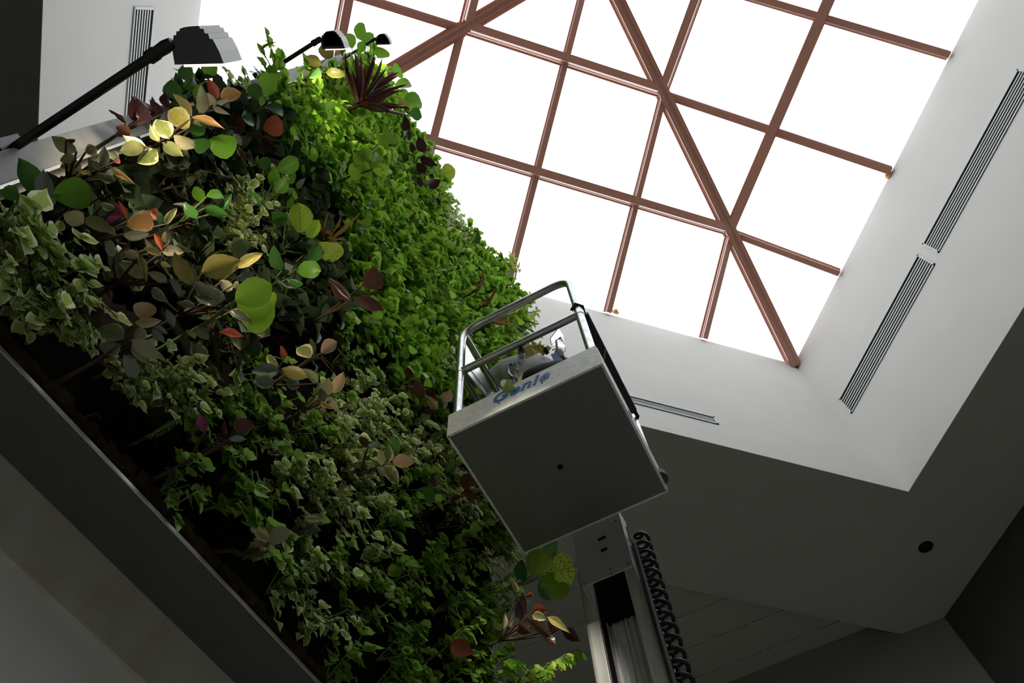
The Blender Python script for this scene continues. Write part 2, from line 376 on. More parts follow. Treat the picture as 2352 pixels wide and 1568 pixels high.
for i in range(4):
    ev = (slope(i, 1, 0) - slope(i, 0, 0)); tv = (slope(i, 0, 1) - slope(i, 0, 0)).normalized(); nr = ev.cross(tv).normalized()
    if nr.z < 0: nr = -nr
    for k in range(-2, 3):             # glazing bars running up the slope
        u = k * m3; bar(slope(i, u, 0), slope(i, u, W2 - abs(u)), .085, .12, nr, .13).build('glazing_bar', M['brown'], sky)
    for k in (1, 2):                   # purlins
        t = k * m3; hw = W2 - t; bar(slope(i, -hw, t), slope(i, hw, t), .125, .19, nr, .17).build('purlin', M['brown'], sky)
    A_ = slope(i, W2, 0); B_ = slope(i, 0, W2)
    d = (B_ - A_).normalized(); nh = (Vector((0, 0, 1)) - d * d.z).normalized()
    mb = bar(A_, B_, .17, .2, nh, .24)
    sd = d.cross(nh).normalized(); L = (B_ - A_).length / 2; c = (A_ + B_) / 2
    for q in (-.045, .045): mb.box(c - nh * .235 + sd * q, d * L, sd * .016, nh * .012)
    mb.build('hip_rafter', M['brown'], sky)
    for r_ in range(3):                # panes: quads in the middle, triangles along the hips
        t0, t1 = r_ * m3, (r_ + 1) * m3; nq = 2 - r_
        for k in range(-nq, nq):
            MB().add([slope(i, k * m3, t0), slope(i, (k + 1) * m3, t0), slope(i, (k + 1) * m3, t1), slope(i, k * m3, t1)], [(0, 1, 2, 3)]).build('pane', M['glass'], sky)
        for sg in (-1, 1):
            MB().add([slope(i, sg * nq * m3, t0), slope(i, sg * (nq + 1) * m3, t0), slope(i, sg * nq * m3, t1)], [(0, 1, 2)]).build('pane', M['glass'], sky)

# ================================================================== LIVING WALL
TH = math.radians(44.3); C = Vector((math.cos(TH), math.sin(TH), 0)); NI = Vector((-C.y, C.x, 0)); OUT = -NI; UP = Vector((0, 0, 1))
DWALL = 1.2; Z0, Z1 = 1.6 + 1.411, 1.6 + 7.0; S0, S1 = -.303, 2.2
def wp(s, d, z): return Vector((CAM.x, CAM.y, 0)) + C * s + NI * d + UP * z
def px(x, y, d): return plane(x, y, NI, d)
def wbox(mb, s0, s1, d0, d1, z0, z1):
    return mb.box(wp((s0 + s1) / 2, (d0 + d1) / 2, (z0 + z1) / 2), C * (s1 - s0) / 2, NI * (d1 - d0) / 2, UP * (z1 - z0) / 2)
wbox(MB(), -2.6, 2.2, 1.39, 1.65, 0, 1.6 + 1.236).build('wall_plinth', M['lower'], **S)
lw = E_('living_wall', wp(.95, 1.3, Z0), 'tall metal-framed living wall panel holding all the plants, black felt showing between them', 'planter')
wbox(MB(), S0 + .1, S1 - .02, 1.2, 1.26, Z0 + .02, Z1 - .02).build('growing_felt', M['felt'], lw)
wbox(MB(), S0, S0 + .075, 1.17, 1.4, Z0, Z1).build('side_frame', M['steel'], lw, bevel=.004)
wbox(MB(), S0 + .075, S0 + .083, 1.165, 1.4, Z0, Z1).build('edge_strip', M['lip'], lw)
wbox(MB(), S1 - .03, S1, 1.19, 1.4, Z0, Z1).build('side_frame', M['steel'], lw)
wbox(MB(), S0, S1, 1.19, 1.4, Z1 - .05, Z1).build('top_cap', M['steel'], lw)
wbox(MB(), S0, S1, 1.26, 1.38, Z0, Z1 - .05).build('back_panel', M['steel2'], lw)
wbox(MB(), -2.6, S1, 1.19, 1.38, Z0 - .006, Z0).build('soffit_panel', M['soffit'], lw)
wbox(MB(), -2.6, S1, 1.186, 1.19, Z0 - .010, Z0 - .001).build('edge_strip', M['lip'], lw, label='bright metal edge strip along the bottom of the panel')
wbox(MB(), -2.6, S1, 1.375, 1.40, 1.6 + 1.232, Z0 - .006).build('base_panel', M['steel2'], lw, label='rust-stained metal base panel below the soffit')
mo = MB()
for i in range(160):
    s = S0 + .1 + i * (S1 - S0 - .15) / 160; mo.box(wp(s, 1.195, Z0 + .02 + rnd.uniform(0, .012)), C * rnd.uniform(.01, .02), NI * rnd.uniform(.006, .014), UP * rnd.uniform(.006, .02))
mo.build('root_mat', M['moss'], lw, kind='stuff')

# ------------------------------------------------------------------ grow lamps on arms
c3 = lambda x, y: (370 + x / 7.84, 40 + y / 7.84)
LJ = px(396, 97, .674)
LPROF = [hz(*c3(x, y), LJ.z - 1.6) for x, y in ((245, 850), (195, 560), (215, 400), (225, 320), (272, 318), (274, 250), (328, 245), (332, 205), (410, 178), (500, 163), (680, 150), (705, 205), (757, 198), (790, 288), (845, 290), (875, 385), (925, 388), (1040, 600), (1130, 830))]
def lamp(name, joint_px, d, label, sc=1.0, energy=20, emit=True):
    J = px(*joint_px, d); s = (J - CAM).dot(C); base = wp(s, 1.19, J.z + .01)
    base.z = J.z + .01
    t = E_(name, base, label, 'lamp', 'grow lamps on black arms')
    MB().box(base + NI * .0, C * .03, NI * .012, UP * .05).build('mounting_plate', M['black'], t)
    e1 = base + (J - base) * .9
    MB().tube([base, e1], .0115, 12).build('arm', M['black'], t)
    MB().tube([e1 - (J - base) * .04, e1 + (J - base) * .01], .0165, 12).build('collar', M['black'], t)
    k1 = J + C * .0
    MB().tube([e1, e1 + (J - e1) * .6, J], [.014, .016, .012], 12).build('knuckle', M['black'], t)
    # housing: stepped profile seen from below, extruded upwards; flat side faces the plants
    a = Vector((.94, -.35, 0)); b = Vector((-.35, -.94, 0)); org = J
    PR = [J + (q - LJ) * sc for q in LPROF]; Ht = .148 * sc; W = .12 * sc
    MB().prism(PR, UP * Ht).build('housing', M['lampblk'], t)
    top = [PR[k] for k in (2, 5, 8, 9, 10, 13)]
    cen = sum(PR, Vector()) / len(PR)
    MB().prism([cen + (q - cen) * .8 for q in PR], UP * (Ht + .006)).build('top_plate', M['lampblk'], t)
    MB().tube([J + UP * .035, PR[2] + (cen - PR[2]) * .12 + UP * .035], .011, 8).build('pivot', M['black'], t)
    fr0, fr1 = PR[0], PR[-1]; fm = (fr0 + fr1) / 2; fd = (fr1 - fr0).normalized(); b = (cen - fm); b = (b - fd * b.dot(fd)).normalized(); a = fd; org = fr0
    W = (fr1 - fr0).length
    lc = fm - b * .003 + UP * Ht * .5
    MB().box(lc, a * W * .38, b * .004, UP * Ht * .38).build('lens', M['lampglow'], t)
    sp = bpy.data.lights.new('grow_light', 'SPOT'); sp.energy = energy; sp.spot_size = math.radians(105); sp.spot_blend = .7; sp.shadow_soft_size = .03; sp.color = (1, .87, .62)
    so = bpy.data.objects.new('grow_light', sp); COL.objects.link(so)
    aim = (NI * .7 + UP * .35 + C * .55).normalized(); pos = lc - b * .02
    so.matrix_world = Matrix.Translation(pos) @ aim.to_track_quat('-Z', 'Y').to_matrix().to_4x4()
    return t
lamp('grow_lamp', (396, 97), .674, 'black grow lamp nearest the camera, its long arm in front of the white wall', 1.0, 22)
lamp('grow_lamp', (738, 88), .79, 'middle of the three black grow lamps, its arm crossing bright skylight glass', 1.05, 16)
lamp('grow_lamp', (864, 88), .845, 'farthest and smallest black grow lamp, at the top above the purple spiky plant', 1.0, 12)
# ================================================================== PLANTS
FO = (C * -1, OUT, UP)             # local frame of a clump: x along the wall, y outwards, z up
def frame(p, sc=1., flip=False):
    x = -C
    return Matrix(((x.x * sc, OUT.x * sc, 0, p.x), (x.y * sc, OUT.y * sc, 0, p.y), (0, 0, sc, p.z), (0, 0, 0, 1)))
# ---- hero plants: leaves digitised as (shape, material, base x, y, tip x, y, width) in photo pixels, standing off the wall by e
def hero(name, label, leaves, e=.16, stem='stemb', root=None, de=.06, group=None):
    pts = []; items = []
    for L in leaves:
        sh, mt, bx, by, tx, ty, wd = L[:7]; ex = e + rnd.uniform(-.03, .03)
        B = px(bx, by, DWALL - ex); r0 = (B - CAM).length
        T = CAM + ray(tx, ty) * r0 * (1 + rnd.uniform(-.022, .022))
        items.append((sh, mt, B, T, wd * r0 / F_PX, L[7] if len(L) > 7 else None)); pts.append(B)
    cen = sum(pts, Vector()) / len(pts)
    rt = px(*root, DWALL - e * .5) if root else cen
    rt = rt + NI * (DWALL - (rt - CAM).dot(NI) - .004) - UP * .03
    rt.z = min(max(rt.z, Z0 + .05), Z1 - .05)
    t = E_(name, rt, label, 'plant', group)
    st = MB(); hub = rt + (cen - rt) * .55 - UP * .02
    st.tube([rt, rt + (hub - rt) * .5 + OUT * .02, hub], [.007, .006, .005], 6)
    for it in items:
        B = it[2]; mid = hub + (B - hub) * .55 + UP * -.006
        st.tube([hub, mid, B], [.0042, .0034, .0024], 5)
    st.build('stem', M[stem], t)
    for sh, mt, B, T, wd, lb in items:
        n = (CAM - (B + T) / 2).normalized(); ax = (T - B).normalized()
        n = Matrix.Rotation(rnd.uniform(-.55, .55), 3, ax) @ n
        if rnd.random() < .5: n = -n
        put_leaf(t, sh, mt, B, T, n, wd, lb)
    return t
O, Rn, La, Bl, Lo, Iv, Dr = 'ovate', 'round', 'lance', 'blade', 'lobed', 'ivy', 'drip'
hero('rubber_plant', 'sunlit variegated rubber plant with cream and coral leaves under the nearest grow lamp', [
 (La, 'coral', 502, 230, 474, 172, 22, 'coral red young leaf'), (O, 'orange', 506, 224, 556, 210, 30), (O, 'cream', 483, 248, 487, 205, 24), (O, 'cream', 463, 263, 466, 200, 26),
 (La, 'cream', 488, 246, 524, 262, 13), (La, 'cream', 496, 236, 530, 232, 14), (La, 'yell', 440, 268, 398, 203, 22), (Rn, 'yell', 434, 294, 392, 250, 46),
 (La, 'orange', 442, 270, 517, 290, 20), (O, 'rv', 388, 318, 358, 266, 40), (La, 'cream', 338, 344, 278, 311, 24), (O, 'cream', 399, 312, 455, 348, 30),
 (O, 'rv', 374, 328, 416, 356, 27), (O, 'rv', 334, 338, 268, 344, 32), (O, 'rv', 362, 345, 320, 378, 34), (La, 'rv', 365, 325, 342, 288, 20), (La, 'cream', 444, 284, 470, 282, 18)], .26, root=(350, 350))
hero('rubber_plant', 'dark maroon rubber plant shoot at the upper left edge, against the pale wall vent', [
 (O, 'mar', 311, 282, 303, 226, 20), (O, 'mar', 346, 258, 304, 222, 20), (La, 'mar', 290, 285, 248, 243, 11), (Rn, 'mar', 318, 276, 340, 250, 32), (O, 'mar', 372, 262, 346, 233, 18), (O, 'mar', 386, 248, 374, 204, 22),
 (La, 'mar', 356, 246, 348, 222, 9), (O, 'burg', 300, 310, 265, 286, 22)], .22)
hero('clusia_plant', 'round-leaved green plant just behind the nearest lamp head at the upper left', [
 (O, 'rounddk', 402, 228, 391, 181, 38), (Rn, 'rounddk', 442, 184, 411, 147, 34), (Rn, 'round', 453, 210, 425, 168, 36), (Rn, 'round', 479, 182, 481, 144, 36), (O, 'round', 452, 232, 462, 190, 22), (O, 'rounddk', 425, 245, 405, 215, 28)], .2, 'stemg')
hero('rubber_plant', 'burgundy rubber plant with one round rust-red leaf, near the top left of the wall', [
 (Rn, 'rust', 604, 297, 652, 282, 46, 'round rust-red leaf lit from behind'), (O, 'burg', 553, 312, 532, 246, 34), (O, 'burg', 578, 304, 636, 358, 40), (O, 'grey', 532, 318, 512, 296, 26), (O, 'grey', 535, 306, 557, 335, 16), (La, 'grey', 590, 300, 596, 262, 8), (O, 'burg', 545, 342, 562, 376, 22)], .2)
hero('clusia_plant', 'plant with one big bright green rounded leaf, left of the burgundy rubber plant', [
 (Rn, 'round', 476, 322, 549, 348, 54), (Rn, 'rounddk', 446, 320, 482, 348, 38), (O, 'rounddk', 440, 292, 466, 316, 26), (Rn, 'rounddk', 435, 300, 470, 290, 30)], .2, 'stemg')
hero('clusia_plant', 'green plant with two upright paddle leaves below the second lamp arm', [
 (Rn, 'round', 616, 222, 616, 168, 40), (Rn, 'rounddk', 594, 232, 578, 190, 30), (Rn, 'rounddk', 612, 244, 660, 254, 28), (O, 'round', 598, 244, 605, 214, 14), (O, 'rounddk', 555, 270, 592, 284, 26)], .24, 'stemg')
hero('clusia_plant', 'medium green plant with a fan of oval leaves left of the veined lime leaves', [
 (Rn, 'round', 636, 394, 686, 366, 38), (O, 'round', 634, 430, 627, 388, 28), (O, 'round', 634, 444, 662, 408, 30), (Rn, 'round', 656, 400, 682, 415, 26), (O, 'round', 668, 476, 675, 432, 24), (O, 'grey', 682, 432, 697, 412, 14), (O, 'rounddk', 604, 390, 614, 355, 26), (O, 'rounddk', 600, 470, 575, 436, 20), (O, 'rounddk', 655, 515, 625, 488, 34), (Rn, 'rounddk', 684, 520, 660, 490, 32)], .18, 'stemg')
hero('clusia_plant', 'green plant with two pale-lit leaves, between dark rubber leaves and white-edged fig strand', [
 (O, 'round', 466, 466, 444, 422, 25), (Rn, 'round', 474, 452, 519, 440, 26), (O, 'rounddk', 503, 486, 536, 442, 16), (O, 'rounddk', 470, 478, 520, 492, 24), (La, 'grey', 440, 480, 390, 462, 12), (O, 'rounddk', 450, 500, 425, 470, 26)], .18, 'stemg')
hero('clusia_plant', 'large-leaved green plant at the left frame edge, one glowing leaf pointing right', [
 (O, 'rounddk', 99, 454, 44, 360, 42), (O, 'grey', 105, 452, 98, 394, 32), (Rn, 'round', 120, 448, 217, 440, 62), (O, 'rounddk', 42, 462, 3, 420, 30), (Rn, 'rounddk', 118, 448, 140, 466, 24)], .2, 'stemg')
hero('rubber_plant', 'small variegated rubber plant with bare snapped stems in front of the grey frame', [
 (O, 'rv', 176, 348, 114, 316, 30), (O, 'burg', 152, 322, 176, 334, 20), (O, 'rv', 174, 362, 133, 366, 22), (O, 'rv', 176, 368, 140, 388, 22), (O, 'rv', 182, 372, 168, 400, 20), (O, 'rv', 196, 350, 228, 338, 24), (O, 'rvg', 237, 380, 240, 340, 20), (O, 'rvg', 226, 392, 216, 364, 16), (La, 'orange', 252, 386, 306, 418, 13), (O, 'rv', 224, 398, 274, 424, 20), (La, 'rv', 276, 408, 290, 457, 15), (La, 'yell', 180, 394, 222, 402, 11), (O, 'rust', 262, 372, 280, 366, 12), (O, 'rvg', 250, 345, 272, 370, 18)], .2, root=(190, 420))
hero('rubber_plant', 'variegated rubber plant with magenta shoots and an orange cupped leaf at left', [
 (La, 'coral', 291, 502, 274, 456, 10, 'coral new leaf'), (La, 'pink', 286, 494, 236, 490, 14), (La, 'pink', 284, 490, 260, 464, 12), (Rn, 'orange', 290, 518, 360, 500, 44), (O, 'coral', 342, 484, 371, 500, 24), (O, 'tan', 192, 514, 146, 486, 36), (O, 'rv', 194, 502, 262, 532, 28), (La, 'pink', 280, 500, 222, 505, 12), (O, 'cream', 284, 542, 343, 538, 22), (O, 'rv', 262, 480, 232, 470, 18), (La, 'yell', 240, 515, 270, 545, 14), (O, 'rv', 380, 515, 405, 475, 16)], .22)
hero('rubber_plant', 'cream and coral rubber plant shoot left of the big olive leaf', [
 (La, 'coral', 374, 576, 352, 524, 14), (O, 'cream', 374, 578, 419, 574, 26), (La, 'yell', 370, 588, 324, 560, 18), (La, 'cream', 356, 584, 330, 546, 12), (O, 'tan', 386, 560, 378, 527, 18), (O, 'tan', 320, 590, 280, 575, 20), (La, 'yell', 368, 604, 392, 612, 12), (O, 'rvg', 262, 590, 246, 548, 20), (O, 'rv', 336, 640, 274, 598, 28), (La, 'olive', 336, 646, 318, 560, 16), (O, 'rvg', 385, 650, 340, 620, 22)], .22)
hero('rubber_plant', 'rubber plant with a large backlit olive leaf in the left middle of the wall', [
 (O, 'olive', 464, 626, 551, 596, 54), (O, 'olive', 440, 654, 398, 583, 34), (O, 'yell', 546, 616, 604, 576, 26), (O, 'grey', 540, 640, 592, 628, 22), (O, 'grey', 412, 680, 390, 630, 18), (O, 'rvg', 518, 688, 440, 655, 42), (La, 'rvg', 500, 702, 440, 672, 24), (O, 'cream', 533, 668, 505, 642, 24), (O, 'tan', 534, 656, 556, 652, 18), (La, 'grey', 606, 708, 536, 682, 20), (O, 'rvg', 526, 712, 580, 736, 24), (La, 'rvg', 450, 705, 400, 690, 18), (O, 'rvg', 350, 660, 382, 694, 22)], .24)
hero('fiddle_leaf_fig', 'big two-lobed lime green leaf in the left middle of the wall', [
 (Rn, 'lime', 540, 690, 622, 655, 66), (Rn, 'lime', 545, 690, 632, 752, 76), (Rn, 'lime', 560, 700, 643, 702, 74)], .27, 'stemg')
hero('rubber_plant', 'grey-green rubber plant topped by an orange heart-shaped leaf at lower left', [
 (Rn, 'peach', 326, 734, 340, 692, 48, 'orange heart-shaped leaf'), (O, 'tan', 310, 742, 370, 738, 22), (La, 'yell', 242, 706, 306, 752, 16), (O, 'rvg', 284, 778, 216, 746, 48), (O, 'rvg', 276, 790, 223, 808, 38), (O, 'rvg', 306, 774, 344, 756, 26), (O, 'rvg', 302, 780, 370, 822, 36), (O, 'grey', 311, 872, 290, 812, 30), (O, 'rvg', 304, 790, 342, 832, 28), (O, 'grey', 350, 756, 380, 792, 17), (O, 'grey', 352, 750, 386, 764, 14), (La, 'grey', 400, 750, 382, 706, 18)], .22)
hero('rubber_plant', 'dim rubber plant with a folded red leaf left of centre', [
 (La, 'coral', 504, 762, 566, 768, 22, 'folded red leaf'), (La, 'orange', 489, 756, 480, 694, 14), (La, 'orange', 482, 762, 466, 728, 10), (O, 'rvg', 480, 780, 446, 744, 24), (O, 'rv', 448, 778, 428, 750, 18), (O, 'rvg', 470, 830, 442, 785, 34), (O, 'rvg', 620, 770, 582, 758, 20), (O, 'rvg', 575, 800, 530, 770, 30)], .18)
hero('rubber_plant', 'shadowed rubber plant with one upright red leaf and dark oval leaves at centre left', [
 (La, 'rust', 650, 828, 650, 786, 17), (O, 'rv', 640, 842, 604, 812, 22), (O, 'olive', 648, 846, 712, 868, 30), (O, 'grey', 640, 850, 578, 852, 32), (O, 'rvg', 630, 880, 580, 870, 32), (O, 'rvg', 660, 865, 690, 900, 26), (Rn, 'peach', 738, 811, 771, 782, 36, 'peach rounded leaf'), (O, 'rv', 716, 820, 680, 790, 36), (O, 'rvg', 720, 820, 714, 768, 14), (O, 'rvg', 730, 880, 700, 845, 24)], .2)
hero('rubber_plant', 'rubber plant with pointed peach leaf above the white-edged fig at centre', [
 (O, 'peach', 766, 902, 790, 854, 28), (O, 'tan', 744, 906, 756, 872, 32), (La, 'tan', 752, 906, 782, 954, 16), (O, 'rvg', 738, 892, 744, 930, 22), (La, 'orange', 735, 925, 764, 938, 12)], .2)
hero('rubber_plant', 'chocolate-brown rubber plant leaves low on the left half', [
 (Rn, 'burg', 548, 998, 568, 958, 44), (La, 'mar', 530, 1014, 494, 992, 20), (O, 'pink', 470, 990, 458, 950, 22), (O, 'grey', 526, 1008, 566, 1006, 16), (La, 'burg', 516, 1000, 514, 966, 13)], .2)
hero('rubber_plant', 'dark rubber plant with three brown leaves in the bright foliage at centre', [
 (Rn, 'burg', 832, 656, 884, 626, 52), (O, 'burg', 804, 688, 755, 642, 30), (O, 'burg', 820, 682, 882, 714, 30), (La, 'grey', 818, 668, 804, 636, 9), (La, 'grey', 810, 695, 830, 702, 12)], .34)
hero('rubber_plant', 'rubber plant with one rust-orange leaf beside the left rail of the platform', [
 (Rn, 'burg', 975, 905, 940, 878, 34), (La, 'burg', 976, 896, 1012, 920, 26), (O, 'peach', 1014, 924, 1036, 900, 30), (La, 'tan', 1004, 940, 976, 906, 22), (O, 'grey', 1010, 934, 1031, 926, 18), (Rn, 'mar', 942, 868, 936, 848, 20), (La, 'tan', 1000, 948, 972, 928, 16)], .2)
hero('rubber_plant', 'variegated rubber plant with three tan leaves fanning out at lower centre', [
 (O, 'peach', 901, 1057, 953, 1060, 32), (O, 'rv', 884, 1066, 894, 1022, 30), (La, 'tan', 876, 1070, 874, 1026, 20), (O, 'rv', 880, 1070, 920, 1112, 32), (La, 'rvg', 866, 1072, 889, 1096, 16), (O, 'grey', 846, 1024, 880, 1016, 16), (O, 'burg', 842, 1028, 828, 996, 22), (O, 'rounddk', 916, 1040, 888, 1002, 26)], .2)
hero('rubber_plant', 'dark brown round-leaved rubber plant tucked under the left edge of the platform', [
 (Rn, 'burg', 1078, 1128, 1074, 1086, 44), (O, 'burg', 1070, 1136, 1100, 1146, 26), (O, 'rounddk', 1018, 1142, 950, 1128, 36), (La, 'mar', 998, 1118, 990, 1084, 16), (La, 'burg', 1060, 1140, 1024, 1148, 14)], .18)
hero('rubber_plant', 'dark red and brown rubber plant sticking out at the lower right corner', [
 (O, 'rust', 1221, 1406, 1258, 1398, 30, 'oval red leaf lit from behind'), (La, 'yell', 1258, 1416, 1308, 1448, 19), (O, 'burg', 1268, 1454, 1288, 1412, 34), (La, 'burg', 1288, 1442, 1341, 1476, 26), (O, 'burg', 1212, 1424, 1264, 1458, 22), (O, 'mar', 1196, 1424, 1190, 1382, 20), (O, 'mar', 1208, 1412, 1196, 1360, 18), (O, 'burg', 1190, 1432, 1214, 1454, 26), (O, 'burg', 1252, 1458, 1278, 1484, 22), (La, 'tan', 1154, 1444, 1164, 1404, 15), (La, 'tan', 1192, 1358, 1172, 1326, 12), (La, 'rust', 1204, 1370, 1233, 1360, 11), (O, 'rv', 1224, 1410, 1252, 1420, 20), (La, 'cream', 1172, 1440, 1178, 1424, 8)], .34, root=(1140, 1460))
hero('rubber_plant', 'single dark red oval leaf low in the green fig foliage', [(O, 'rust', 1034, 1478, 1086, 1500, 38)], .22)
hero('rubber_plant', 'pale grey-pink rubber plant leaves near the bottom left', [
 (Rn, 'rvg', 616, 1250, 662, 1212, 42), (O, 'tan', 618, 1246, 583, 1208, 24), (La, 'rvg', 612, 1250, 583, 1238, 20), (La, 'tan', 620, 1266, 638, 1258, 9), (La, 'tan', 612, 1264, 594, 1256, 9)], .2)
hero('rubber_plant', 'drooping dull pink-edged leaves among green figs at lower centre left', [
 (La, 'rvg', 694, 1182, 738, 1206, 16), (O, 'tan', 700, 1190, 742, 1192, 16), (O, 'rvg', 738, 1218, 690, 1204, 24), (La, 'rvg', 742, 1188, 716, 1178, 10)], .18)
hero('fiddle_leaf_fig', 'large backlit fiddle-leaf fig leaves with brown scorch under the platform corner', [
 (Rn, 'limev', 1222, 1322, 1244, 1262, 56, 'veined olive leaf'), (Rn, 'limeb', 1240, 1320, 1322, 1300, 78, 'leaf with brown scorched spots'), (Lo, 'lime', 1248, 1322, 1304, 1374, 46), (O, 'rounddk', 1238, 1330, 1272, 1384, 36), (O, 'rounddk', 1246, 1278, 1282, 1246, 34), (Rn, 'rounddk', 1210, 1330, 1180, 1290, 40)], .32, 'stemg', root=(1150, 1330))
hero('fiddle_leaf_fig', 'upright lime leaf with dark branching veins at the centre of the wall', [
 (Rn, 'limev', 690, 536, 692, 464, 54), (Rn, 'lime', 706, 548, 728, 508, 32), (O, 'rounddk', 655, 520, 628, 492, 30), (O, 'rounddk', 740, 590, 700, 540, 40), (La, 'grey', 655, 540, 712, 532, 9)], .18, 'stemg')
hero('fiddle_leaf_fig', 'broad lime leaf speckled with red spots at the centre of the wall', [(Rn, 'limes', 724, 560, 790, 590, 54), (O, 'rounddk', 712, 600, 736, 560, 34)], .2, 'stemg')
hero('clusia_plant', 'plant with one bright oval leaf pointing right below the speckled leaf', [
 (Rn, 'round', 680, 618, 734, 618, 42), (O, 'rounddk', 647, 622, 622, 565, 32), (O, 'grey', 680, 630, 655, 607, 22), (O, 'rounddk', 660, 640, 700, 660, 22), (La, 'grey', 640, 645, 690, 668, 10), (O, 'rounddk', 640, 650, 664, 680, 20)], .2, 'stemg')
hero('philodendron', 'deeply lobed bright green leaf high on the wall among small foliage', [
 (Lo, 'lime', 852, 388, 800, 400, 44), (Lo, 'lime', 852, 388, 812, 348, 36), (Lo, 'lime', 854, 386, 838, 336, 30), (Lo, 'lime', 856, 388, 876, 348, 26), (La, 'lime', 856, 390, 886, 400, 20), (Lo, 'lime', 870, 330, 908, 302, 44), (Lo, 'lime', 872, 332, 872, 298, 24)], .34, 'stemg')
hero('clusia_plant', 'round-leaved plant crowning the very top of the wall around the smallest lamp', [
 (Rn, 'round', 838, 96, 818, 50, 30), (Rn, 'round', 846, 108, 842, 66, 28), (Rn, 'round', 808, 112, 803, 73, 24), (O, 'round', 826, 122, 836, 88, 20), (Rn, 'round', 866, 132, 888, 110, 34), (Rn, 'round', 905, 168, 922, 158, 34), (Rn, 'round', 906, 200, 949, 184, 26), (Rn, 'round', 914, 206, 934, 220, 22)], .26, 'stemg')
hero('fiddle_leaf_fig', 'broad green leaves on the skyline right of the purple spiky plant', [
 (Rn, 'round', 926, 236, 974, 226, 42), (O, 'rounddk', 940, 258, 974, 268, 28), (O, 'olive', 905, 226, 935, 244, 24), (Rn, 'round', 945, 240, 955, 262, 28)], .24, 'stemg')
hero('rubber_plant', 'olive rubber plant shoot just under the middle lamp head', [
 (O, 'olive', 748, 136, 752, 98, 34), (O, 'olive', 738, 150, 697, 128, 26), (O, 'rounddk', 740, 158, 702, 152, 24), (O, 'olive', 748, 166, 794, 170, 22), (O, 'rounddk', 736, 160, 716, 180, 20)], .26)
hero('rubber_plant', 'dark purple rubber plant hanging down the right skyline below the spiky plant', [
 (O, 'mar', 930, 304, 932, 268, 20), (O, 'mar', 930, 300, 942, 316, 16), (O, 'mar', 974, 350, 960, 314, 24), (O, 'mar', 978, 346, 1004, 340, 12), (O, 'mar', 964, 362, 1000, 380, 20), (O, 'mar', 980, 425, 1010, 418, 26), (O, 'mar', 974, 398, 960, 376, 24), (O, 'mar', 966, 430, 962, 404, 16), (O, 'burg', 950, 350, 945, 330, 14), (O, 'mar', 1000, 455, 1012, 470, 12), (O, 'mar', 985, 402, 1000, 410, 12)], .3)
hero('fiddle_leaf_fig', 'yellowing veined leaf on the right skyline', [(Rn, 'limev', 1012, 404, 1044, 386, 42), (O, 'olive', 1008, 392, 1000, 366, 18)], .22, 'stemg')
hero('clusia_plant', 'dark green curled leaf on the right skyline above the platform rail', [(La, 'rounddk', 1098, 566, 1096, 524, 12), (O, 'tan', 1090, 568, 1102, 572, 8), (O, 'olive', 1166, 640, 1170, 624, 15)], .2, 'stemg')
hero('rubber_plant', 'dark brown leaves half hidden behind the front top rail of the platform', [(O, 'burg', 1182, 676, 1188, 654, 16), (O, 'rounddk', 1198, 688, 1212, 696, 15), (O, 'tan', 1202, 712, 1206, 704, 12), (O, 'mar', 1114, 628, 1130, 646, 14)], .22)
def blades(name, label, cx_, cy_, tips, mat, wd, e=.22, stem='stemb'):
    lv = [(Bl, mat, cx_ + (x - cx_) * .06 + rnd.uniform(-3, 3), cy_ + (y - cy_) * .06 + rnd.uniform(-3, 3), x, y, wd * rnd.uniform(.8, 1.2)) for x, y in tips]
    return hero(name, label, lv, e, stem)
blades('cordyline', 'purple spiky cordyline at the top of the wall, blades fanning to the right', 824, 240,
 [(778, 112), (786, 118), (817, 112), (822, 114), (834, 124), (862, 118), (870, 110), (873, 112), (894, 148), (912, 156), (913, 168), (908, 185), (938, 188), (926, 200), (920, 210), (955, 242), (940, 252), (958, 268), (905, 252), (880, 262), (808, 150), (800, 165), (845, 150), (884, 140), (890, 230), (865, 250), (842, 162), (900, 222)], 'cord', 9, .28)
blades('bromeliad', 'rust-orange grassy plant behind the speckled lime leaf', 748, 552,
 [(735, 505), (742, 512), (749, 488), (760, 500), (762, 515), (808, 520), (798, 545), (796, 550), (792, 560), (770, 522), (730, 520), (834, 490), (800, 482)], 'straw', 5, .16)
blades('bromeliad', 'rusty upright bromeliad left of the front rail corner', 1098, 664, [(1112, 622), (1108, 640), (1096, 650), (1104, 652), (1114, 626)], 'bromo', 6, .32)
blades('bromeliad', 'rusty bromeliad crossing the front top rail of the platform', 1112, 700, [(1144, 656), (1138, 672), (1130, 682), (1140, 668), (1105, 690), (1126, 690)], 'bromo', 6, .32)
blades('bromeliad', 'rusty bromeliad with flat blades below the front top rail', 1128, 738, [(1196, 718), (1180, 734), (1184, 744), (1150, 724), (1182, 722), (1160, 746)], 'bromo', 5, .34)
